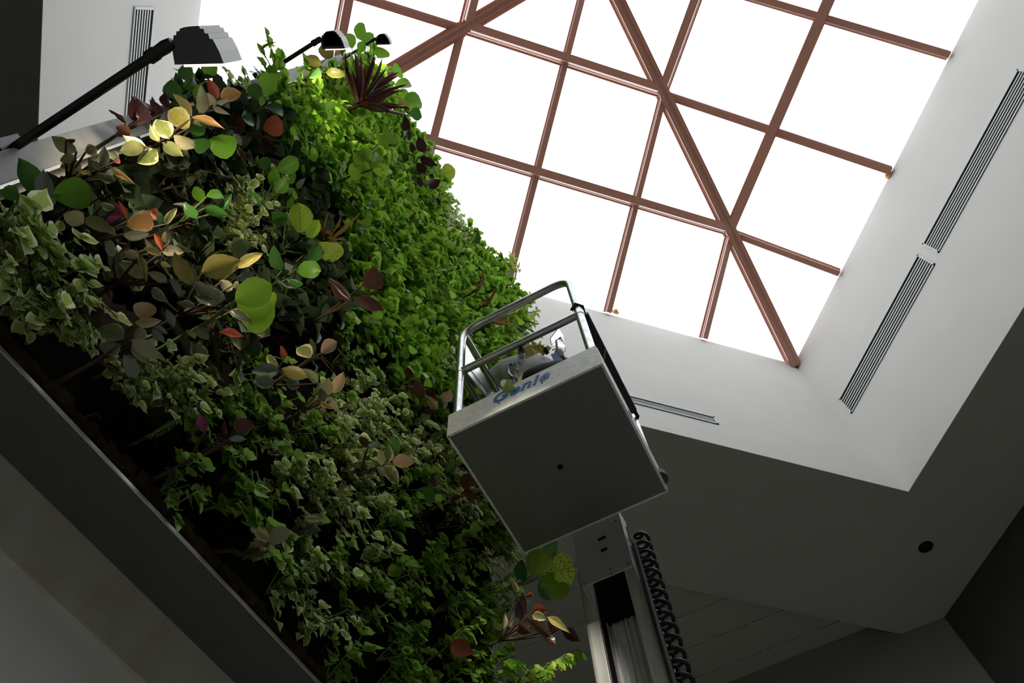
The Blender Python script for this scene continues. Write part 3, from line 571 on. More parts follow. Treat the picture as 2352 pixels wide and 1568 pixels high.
# ---- ferns: a frond is one leaf of paired leaflets
def fern(label, fronds, e=.14):
    c = px(fronds[0][0], fronds[0][1], DWALL - e); rt = c + NI * (DWALL - (c - CAM).dot(NI) - .004)
    t = E_('fern', rt, label, 'plant')
    for bx, by, tx, ty in fronds:
        B = px(bx, by, DWALL - e); T = CAM + ray(tx, ty) * (B - CAM).length * .985; j = Joined(); ax = T - B; L = ax.length; n = (CAM - B).normalized()
        sd = ax.cross(n).normalized(); geo = small_geo('lance', .1, .2)
        for q in range(1, 15):
            p = B + ax * q / 15 - UP * L * .12 * (q / 15) ** 2; l = L * .17 * math.sin(math.pi * (.18 + .8 * q / 15))
            for sg in (-1, 1): j.leaf(geo, leaf_matrix(p, p + (sd * sg + ax / L * .35).normalized() * l, n, L * .035))
        o = bpy.data.objects.new('frond', j.mesh('frond', LM['fern'])); COL.objects.link(o); o.parent = t; o.matrix_local = WM[t.name].inverted()
    MB().tube([rt, c], .004, 5).build('stem', M['stemg'], t)
fern('bright green fern frond arching down at lower centre left', [(712, 1068), (712, 1070, 776, 1126)][1:] + [(716, 1064, 758, 1100), (705, 1070, 690, 1110)])
fern('dim fern frond in the dark gap at lower left', [(412, 962, 346, 1004), (408, 960, 420, 975)])
fern('fern fronds hanging left of the platform tray', [(1030, 1026, 1034, 1080), (1040, 1040, 1024, 1092), (1050, 1060, 1030, 1110)])
fern('fern seen between the left side rails of the platform', [(1030, 858, 1034, 892), (1095, 880, 1085, 910), (1040, 868, 1050, 906)])

# ---- massed foliage: clumps planted in a grid over the felt; species follow the planting pattern seen in the photo
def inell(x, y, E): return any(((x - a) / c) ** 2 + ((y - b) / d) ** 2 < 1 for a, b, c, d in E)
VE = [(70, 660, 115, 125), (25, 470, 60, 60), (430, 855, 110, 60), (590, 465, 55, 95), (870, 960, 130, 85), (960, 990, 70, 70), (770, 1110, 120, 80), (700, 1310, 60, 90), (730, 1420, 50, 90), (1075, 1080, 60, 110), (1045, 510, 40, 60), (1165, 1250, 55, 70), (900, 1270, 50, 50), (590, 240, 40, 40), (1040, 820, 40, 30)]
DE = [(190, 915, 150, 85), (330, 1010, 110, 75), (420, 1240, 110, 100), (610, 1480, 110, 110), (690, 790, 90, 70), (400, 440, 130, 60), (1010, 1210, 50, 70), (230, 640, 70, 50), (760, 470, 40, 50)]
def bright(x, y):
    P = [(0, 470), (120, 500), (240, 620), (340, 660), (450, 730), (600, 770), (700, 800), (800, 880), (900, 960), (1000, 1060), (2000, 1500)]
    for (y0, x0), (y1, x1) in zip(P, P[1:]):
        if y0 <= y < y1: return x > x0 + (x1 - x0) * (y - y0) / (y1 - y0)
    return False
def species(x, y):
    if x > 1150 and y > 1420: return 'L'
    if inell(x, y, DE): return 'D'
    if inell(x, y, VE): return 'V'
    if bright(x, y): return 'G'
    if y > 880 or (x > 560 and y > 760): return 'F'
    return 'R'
SPEC = {  # leaf shapes, material, size, leaves per clump, reach
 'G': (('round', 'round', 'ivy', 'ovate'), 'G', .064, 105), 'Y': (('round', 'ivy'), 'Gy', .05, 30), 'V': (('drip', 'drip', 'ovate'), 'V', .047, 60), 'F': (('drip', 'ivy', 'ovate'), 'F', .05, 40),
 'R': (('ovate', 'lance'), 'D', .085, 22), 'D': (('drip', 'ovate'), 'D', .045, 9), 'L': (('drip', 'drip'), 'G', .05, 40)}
LAB = {'G': ('bright_foliage_plant', 'bushy small-leaved bright green plant', 'small bright green plants'), 'Y': ('yellow_foliage_plant', 'yellow-green small-leaved plant', 'yellow-green plants on the right skyline'),
       'V': ('variegated_fig', 'fig with cream-edged pointed leaves', 'cream-edged figs on the wall'), 'F': ('green_fig', 'plain green trailing fig', 'green figs on the wall'),
       'R': ('dark_foliage_plant', 'dark glossy oval-leaved plant', 'dark glossy plants'), 'D': ('sparse_plant', 'sparse twiggy plant', 'sparse plants in dark gaps'),
       'L': ('green_fig', 'lit yellow-green trailing fig', 'lit figs at the bottom right')}
LANDM = [(470, 240, 'sunlit cream rubber plant'), (310, 250, 'dark maroon shoot'), (628, 292, 'round rust-red leaf'), (515, 335, 'big bright rounded leaf'), (612, 205, 'upright paddle leaves'), (655, 410, 'fan of oval green leaves'),
 (160, 440, 'large glowing green leaf'), (190, 360, 'snapped bare stems'), (300, 500, 'magenta shoots'), (390, 570, 'cream and coral shoot'), (505, 615, 'large olive leaf'), (600, 700, 'two-lobed lime leaf'), (330, 720, 'orange heart-shaped leaf'),
 (530, 765, 'folded red leaf'), (650, 810, 'upright red leaf'), (780, 880, 'pointed peach leaf'), (550, 980, 'chocolate-brown leaves'), (850, 650, 'three brown leaves'), (1000, 905, 'rust-orange leaf by the rail'), (900, 1060, 'fan of tan leaves'),
 (1078, 1110, 'brown round leaf under the platform'), (1240, 1402, 'oval red leaf at lower right'), (1060, 1488, 'single dark red leaf'), (620, 1235, 'grey-pink leaves at lower left'), (718, 1195, 'drooping pink-edged leaves'), (1265, 1310, 'scorched fiddle-leaf fig'),
 (690, 500, 'dark-veined lime leaf'), (760, 575, 'red-speckled lime leaf'), (705, 618, 'bright oval leaf pointing right'), (845, 375, 'deeply lobed leaf'), (840, 85, 'smallest grow lamp'), (770, 100, 'middle grow lamp'), (850, 200, 'purple spiky cordyline'), (955, 240, 'broad skyline leaves'),
 (980, 370, 'dark purple skyline leaves'), (1025, 395, 'yellowing skyline leaf'), (1100, 545, 'curled skyline leaf'), (1105, 640, 'rusty upright bromeliad'), (745, 1095, 'arching bright fern'), (1180, 690, 'front top rail'), (1045, 880, 'left front rail post'), (380, 985, 'dim fern'), (1040, 1000, 'left platform corner')]
ORD = ['', 'second ', 'third ', 'fourth ', 'fifth ', 'sixth ', 'seventh ', 'eighth ', 'ninth ', 'tenth ', 'eleventh ', 'twelfth ', 'thirteenth ', 'fourteenth ']
PEND = []
def name_clumps():
    """label every clump by its look, its nearest landmark and the direction from it; several in one direction are counted outwards"""
    buck = {}
    for t, sp, x, y in PEND:
        d2, lx, ly, nm = min(((x - a) ** 2 + (y - b) ** 2, a, b, n) for a, b, n in LANDM)
        ang = math.degrees(math.atan2(ly - y, x - lx)) % 360
        dr = ('right of', 'above right of', 'above', 'above left of', 'left of', 'below left of', 'below', 'below right of')[int((ang + 22.5) // 45) % 8]
        buck.setdefault((LAB[sp][1], dr, nm), []).append((d2, t))
    for (lb, dr, nm), L in buck.items():
        for k, (d2, t) in enumerate(sorted(L, key=lambda q: q[0])): t['label'] = ORD[min(k, 13)] + lb + ' ' + dr + ' the ' + nm
def clump_leaves(r, sp, sx, out, n, size):
    """leaf placements in clump space: x along wall, y outwards, z up; twigs first, leaves set along them"""
    res = []; twigs = []
    nt = max(4, n // 7)
    for k in range(nt):
        a = r.uniform(0, 2 * math.pi); rad = r.uniform(.35, 1) * sx
        end = Vector((math.cos(a) * rad, out * r.uniform(.3, 1.1), math.sin(a) * rad * .95 - .03))
        mid = Vector((end.x * .45, end.y * .75, end.z * .45 + .04)); twigs.append((Vector((0, 0, 0)), mid, end))
    for i in range(n):
        tw = twigs[i % nt]; t = r.uniform(.25, 1.02)
        p = tw[0] * (1 - t) ** 2 + tw[1] * 2 * t * (1 - t) + tw[2] * t * t
        dirn = (tw[2] - tw[1]).normalized() * .6 + Vector((r.uniform(-1, 1), r.uniform(-.2, .9), r.uniform(-.9, .5)))
        if sp in 'VFL': dirn += Vector((0, .3, -.4))
        dirn.normalize()
        nrm = Vector((r.uniform(-.6, .6), r.uniform(.2, 1), r.uniform(.1, 1.1))).normalized()
        if sp in 'VFL': nrm = Vector((r.uniform(-.45, .45), r.uniform(.3, .9), r.uniform(.6, 1.4))).normalized()
        if abs(nrm.dot(dirn)) > .93: nrm = Vector((1, 0, 0))
        L = size * r.uniform(.55, 1.3)
        if p.y + dirn.y * L < .012: dirn.y = abs(dirn.y) + .1; dirn.normalize()
        p.y = max(p.y, .012)
        res.append((p, p + dirn * L, nrm, L * r.uniform(.55, .85)))
    return res, twigs
GEO = {sh: [small_geo(sh, f, c) for f, c in ((.1, .2), (.3, .4), (.2, .7))] for sh in SH}
CM = {}
def clump_mesh(sp, var):
    k = (sp, var)
    if k not in CM:
        r = random.Random(sp + str(var)); shs, mt, size, n = SPEC[sp]; j = Joined()
        lv, tw = clump_leaves(r, sp, .21 if sp == 'G' else .15, .2 if sp == 'G' else .17, n, size)
        for B, T, nn, wd in lv: j.leaf(r.choice(GEO[r.choice(shs)]), leaf_matrix(B, T, nn, wd))
        st = MB()
        for a, b, c in tw: st.tube([a, b, c], [.0035, .0025, .0015], 4, False)
        CM[k] = (j.mesh('foliage', LM[mt]), st.mesh('stem', M['stemb' if sp in 'DR' else 'stemg']))
    return CM[k]
NCL = {}
def clump(s, d, z, sp, individual, sc=1., e=0.):
    P = wp(s, DWALL - .003 - e, z); nm, lb, gr = LAB[sp]; var = rnd.randrange(6)
    t = bpy.data.objects.new(nm, None); COL.objects.link(t); t.empty_display_size = .05
    tag(t, None, 'plant', gr); PEND.append((t, sp) + proj(P + OUT * .14)); m = frame(P, sc); t.matrix_world = m; WM[t.name] = m
    NCL[sp] = NCL.get(sp, 0) + 1
    if individual:
        r = random.Random(rnd.random()); shs, mt, size, n = SPEC[sp]
        lv, tw = clump_leaves(r, sp, .13, .16, n, size)
        st = MB()
        for a, b, c in tw: st.tube([a, b, c], [.0035, .0025, .0015], 4, False)
        o = bpy.data.objects.new('stem', st.mesh('stem', M['stemg'])); COL.objects.link(o); o.parent = t
        for B, T, nn, wd in lv:
            o = bpy.data.objects.new('leaf', leaf_mesh(r.choice(shs), mt, r.randrange(3))); COL.objects.link(o); o.parent = t
            o.matrix_local = leaf_matrix(B, T, nn, wd)
    else:
        fm, sm = clump_mesh(sp, var)
        o = bpy.data.objects.new('foliage', fm); COL.objects.link(o); o.parent = t; o['kind'] = 'stuff'
        o = bpy.data.objects.new('stem', sm); COL.objects.link(o); o.parent = t
def place(ss, zz, only=None, sc=1.):
    zz = min(zz, Z1 - .03); x, y = proj(wp(ss, DWALL - .12, zz))
    if not (-80 < x < 1500 and -60 < y < 1660): return
    sp = species(x, y)
    if (sp == 'G') != (only == 'G'): return
    if sp == 'G' and y < 215 - (x - 560) * .35 and x < 830: return
    if sp in 'DR' and x < 360 and y > 690: return
    if sp == 'D':
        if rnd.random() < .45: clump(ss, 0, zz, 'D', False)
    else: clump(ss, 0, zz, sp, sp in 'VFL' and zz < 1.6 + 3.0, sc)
z = Z0 + .07
while z < Z1 - .02:
    s = S0 + (.06 if z > 4.2 else .2)
    while s < S1 + .02:
        place(s + rnd.uniform(-.05, .05), z + rnd.uniform(-.06, .06)); s += .15
    z += .15
z = Z0 + .1
while z < Z1 + .12:
    s = S0 + .02
    while s < S1 + .14:
        place(s + rnd.uniform(-.06, .06), z + rnd.uniform(-.07, .07), 'G', rnd.uniform(.9, 1.2) * (1.3 if s > S1 - .2 else 1)); s += .21
    z += .21
for x, y, k in ((50, 600, 1.1), (105, 655, 1.15), (150, 690, 1), (40, 690, 1.15), (90, 745, 1), (25, 640, 1.1), (140, 640, .8), (225, 700, .7), (20, 475, .9), (600, 440, .8), (605, 500, .8), (590, 560, .7), (360, 835, .8), (430, 830, .9), (440, 880, .9), (500, 900, .8), (880, 950, .9), (940, 985, .9), (830, 985, .9), (860, 1060, .8), (780, 1090, .8)):
    Pq = px(x, y, DWALL - .17); q = Pq - CAM; clump(q.dot(C), 0, max(Pq.z, Z0 + .08), 'V', True, k, .03)
yl = []
for cx_, cy_ in ((1176, 592), (1188, 618), (1222, 684), (1232, 716), (1228, 742), (1236, 768), (1234, 796), (1210, 770), (1206, 700)):
    for k in range(7):
        a = 2 * math.pi * k / 7 + rnd.uniform(-.3, .3); L = rnd.uniform(10, 17); yl.append((La, 'Gy', cx_ + 2 * math.cos(a), cy_ + 2 * math.sin(a), cx_ + L * math.cos(a), cy_ + L * math.sin(a), rnd.uniform(5, 7)))
hero('umbrella_plant', 'bright yellow-green umbrella plant on the right skyline behind the platform rails', yl, .34, 'stemg', root=(1120, 720))
for x, y in ((1190, 1520), (1210, 1580)):
    Pq = px(x, y, DWALL - .2); q = Pq - CAM
    clump(min(q.dot(C), S1), 0, Pq.z, 'L', True, 1.2)
lit = []
for k in range(58):
    f = rnd.random() ** .8; bx, by = 1195 + 138 * f + rnd.uniform(-10, 6), 1560 - 66 * f + rnd.uniform(-20, 26) * (1.15 - f); a = rnd.uniform(.35, 1.25)
    L = rnd.uniform(17, 30); lit.append((Dr, 'G' if rnd.random() < .8 else 'Gy', bx, by, bx + L * math.cos(a), by + L * math.sin(a), rnd.uniform(9, 14)))
lit += [(Dr, 'G', 1316, 1497, 1340, 1518, 15), (Dr, 'Gy', 1312, 1500, 1322, 1527, 14), (Dr, 'G', 1302, 1502, 1304, 1532, 13)]
hero('green_fig', 'brightly lit yellow-green fig branch reaching out at the bottom right corner', lit, .36, 'stemg', root=(1150, 1562))
name_clumps()
# bare twigs in the dark gap at lower left
tw = MB()
for k in range(26):
    x0, y0 = rnd.uniform(120, 460), rnd.uniform(860, 1180); A1 = px(x0, y0, DWALL - .02); B1 = px(x0 + rnd.uniform(-60, 60), y0 + rnd.uniform(-30, 40), DWALL - rnd.uniform(.06, .14))
    if A1.z < Z0 + .03: continue
    tw.tube([A1, (A1 + B1) / 2 + UP * .02, B1], [.0035, .003, .001], 4, False)
t = E_('dead_plant', px(300, 940, DWALL - .01), 'leafless brown twigs in the dark gap at the lower left', 'plant'); tw.build('stem', M['stemb'], t)
# ================================================================== PERSONNEL LIFT
LO = hz(1028, 1001.5, 2.5324)                       # left front corner of the platform underside
u = Vector((.719, -.695, 0)).normalized(); v = Vector((.695, .719, 0)).normalized()
def P(a, b, h): return LO + u * a + v * b + UP * h
def lbox(mb, a0, a1, b0, b1, h0, h1): return mb.box(P((a0 + a1) / 2, (b0 + b1) / 2, (h0 + h1) / 2), u * (a1 - a0) / 2, v * (b1 - b0) / 2, UP * (h1 - h0) / 2)
def pv(x, y, b): return plane(x, y, v, (LO - CAM).dot(v) + b)
def pu(x, y, a): return plane(x, y, u, (LO - CAM).dot(u) + a)
ZF = -LO.z                                           # floor level in platform coordinates
lift = E_('personnel_lift', P(.32, .85, ZF), 'aluminium personnel lift, square platform on a ribbed mast beside the living wall', 'lift')
A = .69; TB = .165
lbox(MB(), .004, A - .004, .004, A - .004, 0, .022).build('platform_tray', M['under'], lift, bevel=.003, label='dark grey underside of the platform')
for nm, b in (('front', (0, A, -.004, .006)), ('back', (0, A, A - .006, A + .004)), ('left', (-.004, .006, 0, A)), ('right', (A - .006, A + .004, 0, A))):
    lbox(MB(), *b, -.003 if nm in ('front', 'left') else 0, TB if nm != 'right' else .15).build('toe_board', M['toe'], lift)
h0 = hz(1287, 1072, 2.5324); MB().tube([h0 - UP * .0015, h0 + UP * .002], .013, 14).build('drain_hole', M['slot'], lift)
for x, y in ((1147, 928), (1246, 881)):
    q = pv(x, y, 0) - v * .0045; MB().tube([q, q + v * .003], .005, 8).build('rivet_hole', M['slot'], lift)
RR = .021; HT1, HM = 1.09, .60
def rail(name, pts, r=RR, mat='alu', **k): return MB().tube(pts, r, 14).build(name, M[mat], lift, **k)
i0, i1 = .026, A - .026
front = [P(i0, i0, .02), P(i0, i0, .9)] + arc(P(i0, i0, .95), P(i0, i0, HT1), P(i0 + .14, i0, HT1), .12) + arc(P(i1 - .14, i0, HT1), P(i1, i0, HT1), P(i1, i0, .95), .10) + [P(i1, i0, .5), P(i1, i0, .02)]
rail('front_rail', front)
rail('mid_rail', [P(i0, i0, HM), P(i1, i0, HM)], .019)
rail('side_rail', [P(i0, i0, HT1), P(i0, i1, HT1)], .017)
rail('side_rail', [P(i0, i0, HM), P(i0, i1, HM)], .017)
rail('post', [P(i0, i1, .02), P(i0, i1, HT1)])
rail('post', [P(i1, i1, .02), P(i1, i1, .3)] + arc(P(i1, i1, .9), P(i1, i1, HT1), P(i1 - .1, i1, HT1), .1))
rail('back_rail', [P(i0, i1, HT1), P(i1 - .09, i1, HT1)], .019)
rail('back_rail', [P(i0, i1, HM), P(i1, i1, HM)], .019)
for q in (P(i0, i0, HM), P(i1, i0, HM)): rail('weld_collar', [q - UP * .022, q + UP * .022], .0235)
# black padded gate bar along the right side, hooked over the posts
b0, b1 = P(i1 + .012, i0 + .03, HM + .045), P(i1 + .012, i1 - .05, HM - .02)
gate = MB().tube([b0, b1], .026, 14).build('gate_bar', M['rubber'], lift, label='black padded gate bar')
MB().tube([P(i1 - .03, i0 - .012, HM + .055), P(i1 + .0, i0 - .03, HM + .065), P(i1 + .026, i0 - .005, HM + .062), b0 + v * .03], .0085, 8).build('hook', M['black'], gate)
MB().tube([b1 - v * .02 + u * .01, b1 + v * .04 + u * .014, b1 + v * .055 - u * .012 - UP * .02], .010, 8).build('hook', M['black'], gate)
MB().tube([P(A + .006, .05, .10), P(A + .03, .03, .16), P(A + .022, .06, .2), P(A + .004, .07, .17)], .0018, 5).build('wire', M['stemg'], gate)
q = P(A - .012, A - .05, .03); MB().tube([q, q + UP * .03], [.04, .04], 24).build('guide_wheel', M['rubber'], lift)
for k in range(3): lbox(MB(), A + .003, A + .007, .28 + k * .012, .284 + k * .012, .04, .06).build('vent_slot', M['slot'], lift)
# sign plate hung inside the left rails
c4 = [pu(x, y, .055) for x, y in ((1068, 789), (1132, 903), (1117, 915), (1066, 849))]
sg = MB().prism(c4, u * .004).build('sign_plate', M['alu'], lift, label='bent aluminium sign plate with a red line')
ax_ = (c4[2] - c4[3]).normalized(); upx = (c4[0] - c4[3]).normalized()
MB().box(c4[3] + (c4[2] - c4[3]) * .55 + upx * .07 + u * -.001 + u * .006, ax_ * .11, u * .0015, upx * .003).build('red_stripe', M['red'], sg)
MB().box(c4[3] + (c4[2] - c4[3]) * .8 + upx * .03 + u * .006, ax_ * .03, u * .001, upx * .022).build('sticker', M['white'], sg)
# maker lettering on the front toe board: the word Genie
def letters():
    cu = bpy.data.curves.new('lettering', 'FONT'); cu.body = 'Genie'; cu.size = .104; cu.offset = .003; cu.shear = .32; cu.extrude = .0006; cu.space_character = 1.08; cu.resolution_u = 4
    ob = bpy.data.objects.new('tmp_text', cu); COL.objects.link(ob); dg = bpy.context.evaluated_depsgraph_get()
    me = bpy.data.meshes.new_from_object(ob.evaluated_get(dg)); bpy.data.objects.remove(ob); me.materials.clear(); me.materials.append(M['blue'])
    xs = [p.co.x for p in me.vertices]; wd = max(xs) - min(xs); k = .262 / wd
    ob = bpy.data.objects.new('lettering', me); COL.objects.link(ob)
    org = P(.203, -.0052, .078); n = -v
    m = Matrix(((u.x * k, 0, n.x, org.x), (u.y * k, 0, n.y, org.y), (0, .93, n.z, org.z), (0, 0, 0, 1)))
    ob.parent = lift; ob.matrix_local = WM[lift.name].inverted() @ m; ob['label'] = 'blue lettering reading Genie'
letters()
# carriage and mast
car = MB(); lbox(car, .231, .453, .705, .712, -.315, .06); lbox(car, .231, .237, .705, .80, -.315, .04); lbox(car, .447, .453, .705, .80, -.315, .04)
cob = car.build('carriage', M['plate'], lift, bevel=.002)
for x, y, wd in ((1382, 1236, .018), (1387.5, 1262, .014)):
    q = pv(x, y, .703); MB().box(q, (u * .97 + UP * .06).normalized() * wd, v * .0015, UP * .0065).build('slot', M['slot'], cob)
for x, y in ((1401, 1306), (1404, 1317), (1443, 1293), (1413, 1195)):
    q = pv(x, y, .703); MB().tube([q - v * .001, q + v * .002], .003, 8).build('rivet', M['slot'], cob)
lbox(MB(), .232, .452, .7035, .7045, -.3165, -.312).build('edge', M['lip'], cob)
lbox(MB(), .4535, .4555, .705, .80, -.316, .06).build('edge', M['lip'], cob)
q = pv(1326, 1300, .75); MB().box(q, u * .012, v * .012, UP * .02).build('bracket', M['mast'], cob)
mast = MB()
lbox(mast, .192, .246, .80, .83, ZF + .3, -.02); lbox(mast, .394, .447, .80, .83, ZF + .3, -.02)
lbox(mast, .192, .206, .80, .93, ZF + .3, -.02); lbox(mast, .433, .447, .80, .93, ZF + .3, -.02)
mo_ = mast.build('mast_column', M['mast'], lift, bevel=.002)
wb = MB(); lbox(wb, .246, .394, .87, .885, ZF + .3, -.34)
for a in (.285, .318, .335, .362): lbox(wb, a, a + .006, .855, .872, ZF + .3, -.34)
wb.build('mast_web', M['web'], lift)
lbox(MB(), .236, .404, .835, .86, -.40, -.02).build('mast_cap', M['slot'], lift)
lbox(MB(), .262, .268, .84, .885, ZF + .3, -.36).build('chain_guide', M['alu'], lift)
lbox(MB(), .246, .262, .835, .88, ZF + .3, -.36).build('chain_slot', M['slot'], lift)
lbox(MB(), .447, .4505, .80, .95, ZF + .3, -.03).build('edge', M['lip'], mo_)
rear = MB(); lbox(rear, .19, .45, .93, .99, ZF + .2, -.12); rear.build('rear_column', M['mast'], lift)
MB().tube([P(.466, .785, -.12), P(.466, .785, ZF + .3)], .0135, 8).build('hose', M['rubber'], lift)
MB().tube([P(.478, .86, -.2), P(.478, .86, ZF + .3)], .008, 8).build('hose', M['rubber'], lift)
q = pv(1442, 1232, .80); MB().box(q, u * .012, v * .02, UP * .04).build('latch', M['black'], lift)
q = pv(1440, 1228, .79); MB().tube([q, q + UP * .014], .006, 8).build('brass_bolt', M['brass'], lift)
co = []
nT = 34
for k in range(nT * 12 + 1):
    t = k / 12; ang = 2 * math.pi * t; r = .03 * min(1, t * 1.2 + .15)
    co.append(P(.488 + r * math.cos(ang) + .012 * (1 - t / nT), .82 + r * math.sin(ang), -.01 - .056 * t))
MB().tube(co, .0082, 7).build('coil_cable', M['cable'], lift, label='black coiled cable hanging beside the mast')
bs = MB(); lbox(bs, .02, .66, .72, 1.5, ZF + .12, ZF + .3); bs.build('base', M['mast'], lift, bevel=.01)
for a in (.06, .62):
    for b in (.78, 1.44): MB().tube([P(a - .02, b, ZF + .06), P(a + .02, b, ZF + .06)], .06, 16).build('caster', M['rubber'], lift)
# folded cut leaf caught on the front toe board
lt = E_('cut_leaf', pv(1175, 868, -.004), 'pale green cut leaf draped over the front toe board above the blue lettering', 'leaf')
q0 = P(.275, -.002, TB + .004)
for nm, pa, pb, wd in (('leaf_half', q0 + v * .01, pv(1160, 858, -.01), .05), ('leaf_half', q0 - v * .012, pv(1178, 893, -.022), .05)):
    n = (CAM - pa).normalized(); o = bpy.data.objects.new(nm, leaf_mesh('blade', 'limep', 1)); COL.objects.link(o); o.parent = lt
    o.matrix_local = WM[lt.name].inverted() @ leaf_matrix(pa, pb, n, wd)
# ================================================================== PERSON on the platform (squatting, back to the camera, reaching to the plants)
pe = E_('person', P(.36, .36, .024), 'squatting person in grey shirt, black trousers and yellow harness on the lift platform, back turned', 'person')
def skin(name, mat, verts, edges, radii, root=0, sub=2, parent=pe, **k):
    me = bpy.data.meshes.new(name); me.from_pydata([tuple(q) for q in verts], edges, []); me.materials.append(M[mat])
    o = bpy.data.objects.new(name, me); COL.objects.link(o); reg(o, Matrix.Identity(4)); attach(o, parent)
    md = o.modifiers.new('skin', 'SKIN'); md.use_smooth_shade = True
    lay = me.skin_vertices[0] if me.skin_vertices else None
    if lay is None:
        me.skin_vertices  # created by the modifier
    for i, r in enumerate(radii):
        sv = me.skin_vertices[0].data[i]; sv.radius = (r, r) if not isinstance(r, tuple) else r; sv.use_root = (i == root)
    s2 = o.modifiers.new('sub', 'SUBSURF'); s2.levels = sub; s2.render_levels = sub
    return tag(o, **k)
J = dict(pel=pv(1250, 918, .22), bel=pv(1241, 878, .25), waist=pv(1226, 862, .34), chest=pv(1208, 856, .35), neck=pv(1250, 848, .44), head=pv(1282, 848, .47), crown=pv(1292, 864, .53),
         hl=P(.29, .24, .40), kl=P(.22, .56, .46), al=P(.23, .34, .12), tl=P(.22, .46, .075), hr=P(.45, .24, .40), kr=P(.53, .56, .46), ar=P(.50, .34, .12), tr=P(.52, .46, .075),
         sl=pv(1163, 850, .37), el=pv(1116, 886, .42), wl=pv(1074, 866, .50), pl=pv(1060, 858, .53), sr=pv(1262, 872, .42), er=P(.58, .52, .62), wr=P(.5, .6, .56), pr=P(.46, .62, .56))
ks = list(J); ix = {k: i for i, k in enumerate(ks)}
ed = [('pel', 'bel'), ('bel', 'waist'), ('waist', 'chest'), ('chest', 'neck'), ('neck', 'head'), ('head', 'crown'), ('pel', 'hl'), ('hl', 'kl'), ('kl', 'al'), ('al', 'tl'), ('pel', 'hr'), ('hr', 'kr'), ('kr', 'ar'), ('ar', 'tr'),
      ('chest', 'sl'), ('sl', 'el'), ('el', 'wl'), ('wl', 'pl'), ('chest', 'sr'), ('sr', 'er'), ('er', 'wr'), ('wr', 'pr')]
ra = dict(pel=.07, bel=.075, waist=.075, chest=.07, neck=.045, head=.085, crown=.075, hl=.07, kl=.055, al=.038, tl=.035, hr=.07, kr=.055, ar=.038, tr=.035, sl=.05, el=.04, wl=.028, pl=.034, sr=.055, er=.042, wr=.028, pr=.034)
skin('body', 'skin', [J[k] for k in ks], [(ix[a], ix[b]) for a, b in ed], [ra[k] for k in ks])
def sub(name, mat, keys, edges, rad, **k):
    return skin(name, mat, [J[q] if isinstance(q, str) else q for q in keys], edges, rad, **k)
sub('trousers', 'pants', ['pel', 'bel', 'hl', 'kl', 'al', 'hr', 'kr', 'ar'], [(0, 1), (0, 2), (2, 3), (3, 4), (0, 5), (5, 6), (6, 7)], [.175, .215, .1, .074, .052, .1, .074, .052])
sub('shirt', 'shirt', [J['bel'] + UP * .03 + v * .02, 'waist', 'chest', J['neck'] - UP * .03, 'sl', 'el', J['el'] + (J['wl'] - J['el']) * .7, 'sr', 'er'], [(0, 1), (1, 2), (2, 3), (2, 4), (4, 5), (5, 6), (2, 7), (7, 8)], [.09, .13, .12, .065, .075, .058, .045, .07, .055])
for kx, w_, dr in ((-1, 'pl', v), (1, 'pr', v)):        # fingers
    base = J[w_]; pdir = (base - J['wl' if kx < 0 else 'wr']).normalized(); sd = pdir.cross(UP).normalized()
    for f in range(4):
        b = base + sd * (f - 1.5) * .017 + pdir * .02; l = (.06, .07, .066, .05)[f]
        skin('finger', 'skin', [b - pdir * .02, b + pdir * l * .45, b + pdir * l * .8 - UP * .014, b + pdir * l * .9 - UP * .032], [(0, 1), (1, 2), (2, 3)], [.0095, .0085, .008, .007], sub=1)
    b = base + sd * .034 - pdir * .005; skin('thumb', 'skin', [base, b, b + pdir * .03 + sd * .014, b + pdir * .052 + sd * .01], [(0, 1), (1, 2), (2, 3)], [.011, .0105, .009, .0075], sub=1)
for k in ('l', 'r'):
    a_, t_ = J['a' + k], J['t' + k]; MB().tube([a_ - UP * .045 - v * .03, (a_ + t_) / 2 - UP * .035, t_ + v * .05 - UP * .01], [.04, .04, .03], 12).build('boot', M['rubber'], pe)
# head: face looks down and towards the plants; hair gathered in a bun that shows above the toe board
hd = J['head']; cr = J['crown']; fdir = ((cr - hd).normalized() - UP * .2).normalized()
skin('hair', 'hair', [hd + UP * .015 - v * .012, (hd + cr) / 2 + UP * .03, cr + UP * .02], [(0, 1), (1, 2)], [.09, .10, .082])
bun = pv(1283, 814, .405)
skin('hair_bun', 'hair', [bun - UP * .06 + v * .02, bun, bun + UP * .035 + u * .006], [(0, 1), (1, 2)], [.035, .03, .017], root=1)
lp = [pv(x, y, .42) for x, y in ((1290, 806), (1299, 808), (1298, 802), (1294, 812))]
MB().tube([pv(1288, 804, .42), pv(1294, 809, .41), pv(1299, 806, .41), pv(1298, 798, .42)], .0016, 5).build('loose_curl', M['hair'], pe)
nose = hd + fdir * .10; MB().tube([nose - UP * .02, nose + v * .012 - UP * .03], [.012, .009], 8).build('nose', M['skin'], pe)
for s_ in (-1, 1):
    e_ = hd + fdir * .085 + u * .032 * s_; MB().tube([e_, e_ + fdir * .012], [.011, .006], 8).build('eye', M['black'], pe)
    r_ = hd + u * .088 * s_; MB().tube([r_ - UP * .02, r_ + u * .012 * s_, r_ + UP * .02], [.008, .012, .008], 8).build('ear', M['skin'], pe)
MB().box(hd + fdir * .09 - UP * .05, u * .02, v * .004, UP * .004).build('mouth', M['coral_lip'] if 'coral_lip' in M else M['skin'], pe)
